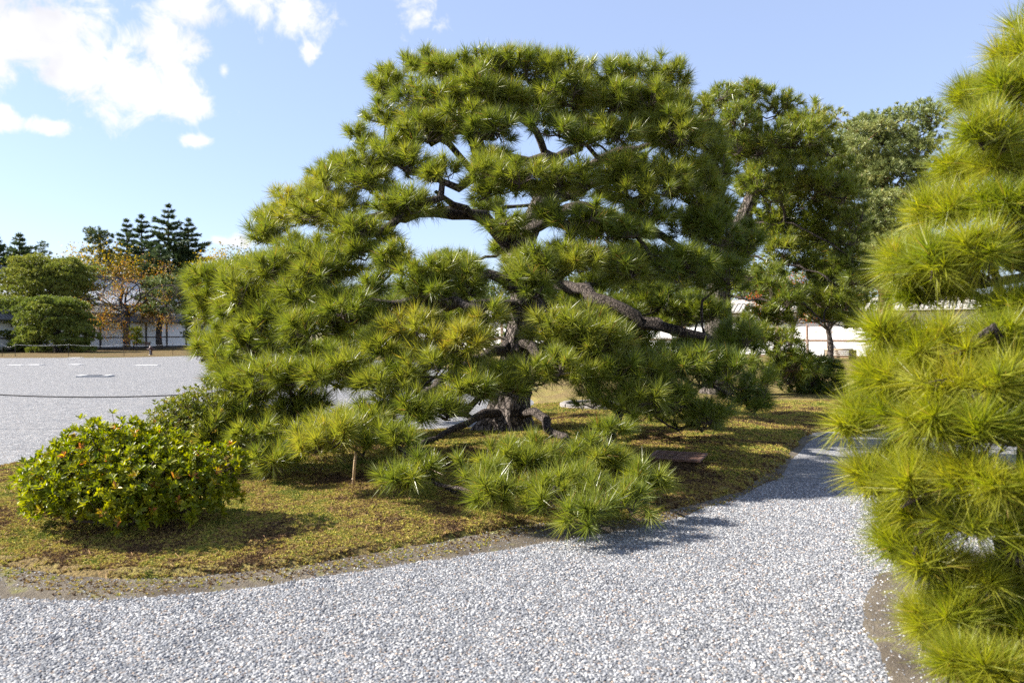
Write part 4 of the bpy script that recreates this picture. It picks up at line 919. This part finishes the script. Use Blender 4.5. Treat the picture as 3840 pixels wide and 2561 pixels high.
def tiled_hall(A, B):
    A = np.array(A); B = np.array(B); L = float(np.linalg.norm(B - A)); rz = math.atan2(B[1] - A[1], B[0] - A[0]); root = empty('tiled_hall', (float(A[0]), float(A[1]), 0), rz)
    tag(root, 'white-walled hall with a broad grey tiled roof behind the shaded wall', 'building')
    n = 8; bw = L / n
    me = MB().box((0, 0, 2.25), (bw / 2 - .1, .12, 2.25)).mesh('plaster_panel', M['plaster']); mp = MB().box((0, 0, 2.25), (.1, .17, 2.3)).mesh('post', M['dark_wood'])
    for i in range(n): o = link('plaster_panel', me, root); o.location = ((i + .5) * bw, 1.2, 0)
    for i in range(n + 1): o = link('post', mp, root); o.location = (i * bw, 1.2, 0)
    MB().box((L / 2, 6, 2.2), (L / 2 - .2, 4.5, 2.2)).build('core', M['plaster'], root)
    Z0, Z1, D = 4.55, 7.6, 6.0; ro = MB(); ro.v = [(-1, -.3, Z0), (L + 1, -.3, Z0), (L + 1, D, Z1), (-1, D, Z1), (-1, 2 * D + .3, Z0), (L + 1, 2 * D + .3, Z0), (-1, -.3, Z0 - .18), (L + 1, -.3, Z0 - .18), (L + 1, 2 * D + .3, Z0 - .18), (-1, 2 * D + .3, Z0 - .18)]
    ro.f = [(0, 1, 2, 3), (3, 2, 5, 4), (6, 9, 8, 7), (0, 6, 7, 1), (4, 5, 8, 9), (0, 3, 4, 9, 6), (1, 7, 8, 5, 2)]
    rf = ro.build('roof', M['tile'], root)
    rib = MB().tube([(0, D, Z1 + .07), (0, D / 2, (Z0 + Z1) / 2 + .05), (0, -.34, Z0 + .05)], .095, 6).mesh('roof_tile', M['tile_sunlit'])
    m_ = int((L + 2) / .60)
    for i in range(m_): o = link('roof_tile', rib, rf); o.location = (-1 + (L + 2) * (i + .5) / m_, 0, 0)
    MB().box((L / 2, D, Z1 + .22), (L / 2 + 1, .25, .28)).build('ridge', M['tile'], rf)
tiled_hall((-45.3, 72), (-40.0, 99))

# ------------------------------------------------------------------ far trees
dome_pine('clipped round pine with a bare trunk foot, at the far edge of the court', None, 215, 61, 1108, 150, FM, n=80, low=.10, pad=.17, flat=.30, tint0=.52, tr=.3, seed=21, nl=.19, nw=.045, nk=18, spacing=.22)
dome_pine('round dense pine standing left behind the clipped pine at the rope fence', None, 45, 64, 1112, 125, FM, n=64, low=.08, pad=.19, flat=.28, tint0=.50, tr=.3, seed=22, nl=.19, nw=.045, nk=18, spacing=.24)
dome_pine('wide olive umbrella pine in front of the tiled roof', None, 190, 71, 958, 185, FM, n=84, low=.50, pad=.17, flat=.27, tint0=.68, tr=.35, seed=23, shape=1.1, nl=.2, nw=.048, nk=18, spacing=.25)
dome_pine('spreading grey-green pine with a stout bare trunk before the shaded wall', None, 597, 73, 1030, 145, dict(FM, needle=M['needle_grey']), n=50, low=.5, pad=.17, flat=.36, tint0=.42, tr=.28, seed=24, x_off=1.3, nl=.24, nw=.05, nk=15, spacing=.3)
dome_pine('slim dark pine at the right end of the shaded wall', None, 735, 74, 1150, 50, dict(FM, needle=M['needle_dark']), n=22, low=.2, pad=.3, flat=.5, tint0=.75, tr=.14, seed=25, nl=.22, nw=.05, nk=15, spacing=.28)
dome_pine('small pale yellow-green pine sapling beside the slatted bench', None, 512, 67, 1226, 22, dict(FM, needle=M['needle_fg']), n=10, low=.35, pad=.4, flat=.6, tint0=.5, tr=.05, seed=26, nl=.2, nw=.022, nk=20, spacing=.2)
for px, d, ty, hp, lb in [(1450, 56, 1110, 120, 'rounded dark pine beside the red maple, seen under the old pine'), (1720, 52, 1120, 125, 'low rounded pine behind the old pine trunk, before the wall'), (1990, 50, 1100, 130, 'rounded pine on the moss beyond the ring of edging stones'), (2270, 47, 1105, 125, 'dark rounded pine between the stone ring and the sunlit wall')]:
    dome_pine(lb, None, px, d, ty, hp, FM, n=40, low=.06, pad=.2, flat=.3, tint0=.3, tr=.2, seed=px, nl=.19, nw=.036, nk=18, spacing=.24)
dome_pine('open dark pine on a thin trunk behind the yellow trees', None, 372, 100, 858, 58, dict(FM, needle=M['needle_dark']), n=18, low=.62, pad=.3, flat=.5, tint0=.6, tr=.22, seed=27, nl=.34, nw=.05, nk=22, spacing=.42)
dome_pine('small sparse dark pine showing above the umbrella pine', None, 152, 108, 905, 45, dict(FM, needle=M['needle_dark']), n=12, low=.6, pad=.3, flat=.5, tint0=.5, tr=.2, seed=28, nl=.34, nw=.05, nk=20, spacing=.45)

def conifer(label, px, d, top_y, half_px, seed, group=None, n_wh=19, low=.28):
    g_ = np.random.default_rng(seed); X = (px - CX) / FPX * d; H = EYE + (HY - top_y) / FPX * d; W_ = half_px / FPX * d
    root = empty('conifer_tree', (X, d, 0)); tag(root, label, 'conifer', group)
    link('trunk', trunk_mesh([(0, 0, -.1), (.1, 0, H * .5), (0, 0, H * .98)], [.42, .28, .04], M['bark'], seed, .2, 12), root)
    P = []; D = []; A = []; B = []
    for k in range(n_wh):
        f = k / (n_wh - 1); z = H * (low + (1 - low) * f); r_ = W_ * min((1 - f) ** .8, .52) * g_.uniform(.8, 1.12) + .15; m_ = int(5 + 7 * (1 - f))
        for j in range(m_):
            a = g_.uniform(0, 6.28); rr = r_ * g_.uniform(.55, 1.08); dz = g_.uniform(-.02, .16) * rr
            e = np.array((math.cos(a) * rr, math.sin(a) * rr, z + dz)); s0 = np.array((0, 0, z - .12 * rr)); A.append(s0); B.append(e)
            m2 = max(4, int(rr / .15)); t = g_.uniform(.22, 1.0, m2)[:, None]; side = np.array((-math.sin(a), math.cos(a), 0)); off = g_.normal(0, .17 * rr + .1, m2)[:, None] * (1.2 - t)
            P.append(s0 + (e - s0) * t + side * off + np.array((0, 0, .05)) * g_.normal(0, 1, (m2, 1))); D.append(nrm(np.repeat((e - s0)[None], m2, 0) + side * off * 1.2 + np.array((0, 0, .2 * rr)) + g_.normal(0, .15, (m2, 3))))
    P = np.concatenate(P); D = np.concatenate(D)
    V, F, T_ = needles(P, D, np.full(len(P), .60), 11, .75, .13, g_.normal(.5, .14, len(P)))
    link('crown', np_mesh('crown', V, F, M['needle_dark'], T_), root, 'stuff')
    V, F = twig_mesh(np.array(A), np.array(B), .05, .015); link('branches', np_mesh('branches', V, F, M['limb']), root, 'stuff')
conifer('tallest dark conifer rising behind the orange-leaved cherry tree', 630, 112, 772, 215, 31)
conifer('dark conifer with a rounded shoulder, right of the tallest conifer', 705, 113, 826, 190, 32)
conifer('narrow dark conifer left of the tallest conifer behind the cherry', 530, 114, 812, 180, 33)
conifer('thin pointed dark conifer at the left edge of the conifer stand', 475, 115, 828, 120, 34)
conifer('layered blue-green conifer behind the umbrella pine', 72, 105, 882, 170, 35)
conifer('tall dark conifer with drooping tiers beside the blue-green conifer', -15, 100, 890, 140, 36)
conifer('low dark conifer filling the foot of the conifer stand', 600, 105, 930, 240, 37)

def leaf_tree(name, label, cat, px, d, top_y, half_px, m, n_leaf, leaf, seed, low=.35, trunk_r=.2, base_z=0.0, bare=.0, weep=.0, group=None, levels=4):
    """branching tree with separate leaves"""
    g_ = np.random.default_rng(seed); X = (px - CX) / FPX * d; H = EYE + (HY - top_y) / FPX * d - base_z; W_ = half_px / FPX * d
    root = empty(name, (X, d, base_z)); tag(root, label, cat, group)
    tp = [np.array((0, 0, -.1)), np.array((g_.normal(0, .1), 0, H * low * .55)), np.array((g_.normal(0, .15), g_.normal(0, .1), H * low))]
    link('trunk', trunk_mesh(tp, [trunk_r, trunk_r * .85, trunk_r * .7], M['bark'], seed, .3, 16), root)
    tips = []; ch = []
    def grow(p, dr, ln, r, lv):
        pts = [p]; q = p.copy(); dd = dr.copy(); rs = [r]
        for k in range(4):
            dd = nrm(dd + g_.normal(0, .17, 3) + np.array((0, 0, .07 - weep * .22 * (levels - lv)))); q = q + dd * ln / 4; pts.append(q.copy()); rs.append(r * (1 - .14 * (k + 1)))
        e = pts[-1]; ch.append((np.array(pts), np.array(rs)))
        if lv == 0:
            tips.extend(pts[1:]); return
        if lv <= 1: tips.extend(pts[2:])
        for k in range(3 if lv > 1 else 4):
            a = g_.uniform(0, 6.28); sp = g_.uniform(.45, .95); u = nrm(np.cross(dd, g_.normal(size=3))); grow(pts[g_.integers(2, 5)], nrm(dd * math.cos(sp) + u * math.sin(sp)), ln * g_.uniform(.6, .8), r * .55, lv - 1)
    n0 = 6 if levels > 4 else 5
    for k in range(n0):
        a = k * 2 * math.pi / n0 + g_.uniform(-.4, .4); grow(tp[-1].astype(float), nrm(np.array((math.cos(a) * W_, math.sin(a) * W_, H * (1 - low) * g_.uniform(.4, 1.2)))), .46 * math.hypot(W_, H * (1 - low)) * g_.uniform(.8, 1.1), trunk_r * .5, levels - 1)
    tips = np.array(tips)
    lim = np.array((W_ * 1.05, W_ * 1.05, H)); k_ = (np.abs(tips[:, 0]) < lim[0]) & (tips[:, 2] < H)
    src = tips[k_] if k_.sum() > 20 else tips
    bm_ = tube_mesh([(P, r) for P, r in ch], M['limb'], 5, .05); link('branches', bm_, root, 'stuff')
    P = src[g_.integers(0, len(src), n_leaf)] + g_.normal(0, leaf * 2.2, (n_leaf, 3)); u = nrm(g_.normal(size=(n_leaf, 3))); v = nrm(np.cross(u, g_.normal(size=(n_leaf, 3)))); s_ = leaf * g_.uniform(.6, 1.2, (n_leaf, 1))
    V = np.stack([P - u * s_ * .5, P + v * s_ * .28, P + u * s_ * .5, P - v * s_ * .28], 1).reshape(-1, 3)
    link('crown', np_mesh('crown', V, np.arange(len(V)).reshape(-1, 4), m, np.repeat(np.clip(g_.normal(.45, .22, n_leaf), 0, 1), 4)), root, 'stuff')
    return root
leaf_tree('cherry_tree', 'old cherry tree with thin orange and yellow autumn leaves before the shaded wall', 'cherry tree', 478, 69.5, 968, 165, M['autumn'], 9000, .125, 41, .36, .27, .05, weep=.45, levels=5)
leaf_tree('autumn_tree', 'yellow autumn tree behind the umbrella pine', 'tree', 338, 98, 935, 85, M['yellow_leaf'], 2600, .30, 42, .3, .2)
leaf_tree('autumn_tree', 'orange-yellow autumn tree at the foot of the conifers', 'tree', 430, 101, 915, 80, M['yellow_leaf'], 2400, .30, 43, .3, .2)
leaf_tree('autumn_tree', 'orange-tinged tree rising behind the left flank of the old pine', 'tree', 830, 96, 925, 75, M['yellow_leaf'], 2200, .30, 44, .3, .2)
leaf_tree('garden_tree', 'dull green tree next to the orange-tinged tree behind the old pine', 'tree', 930, 98, 925, 110, M['broad'], 4200, .32, 45, .3, .25)
leaf_tree('garden_tree', 'leafy green tree filling the gap below the conifers and umbrella pine', 'tree', 300, 92, 1000, 150, M['broad'], 5200, .30, 46, .25, .25)
leaf_tree('garden_tree', 'dark green tree behind the tiled roof under the blue-green conifer', 'tree', 60, 96, 985, 150, M['broad'], 5200, .30, 47, .25, .25)
leaf_tree('maple_tree', 'small red maple glowing through a gap in the old pine', 'maple', 1335, 58, 1165, 62, M['red_leaf'], 1800, .13, 48, .35, .1)
leaf_tree('maple_tree', 'red-orange maple in front of the sunlit wall, behind the dark-green pine', 'maple', 2960, 41, 1010, 150, M['red_leaf'], 2600, .13, 49, .4, .14)
leaf_tree('garden_tree', 'pale lichen-barked tree leaning beside the bamboo-railed bench', 'tree', 3112, 40, 1080, 120, M['autumn'], 500, .14, 50, .45, .16)
for i, (px, ty, hp, lb) in enumerate([(1180, 1040, 120, 'round green tree behind the wall, left of the old pine trunk'), (1480, 1060, 120, 'bushy green tree beyond the red maple behind the wall'), (1800, 1050, 130, 'broad green tree behind the old pine trunk'), (2120, 1040, 130, 'green tree beyond the wall between the old pine and the dark-green pine'), (2450, 1000, 140, 'tall green tree beyond the wall, half hidden by the dark-green pine'), (2800, 1000, 130, 'green tree beyond the wall under the grey-green pine')]):
    leaf_tree('garden_tree', lb, 'tree', px, 78 - i * 3, ty, hp, M['broad'], 4200, .28, 60 + i, .3, .22)
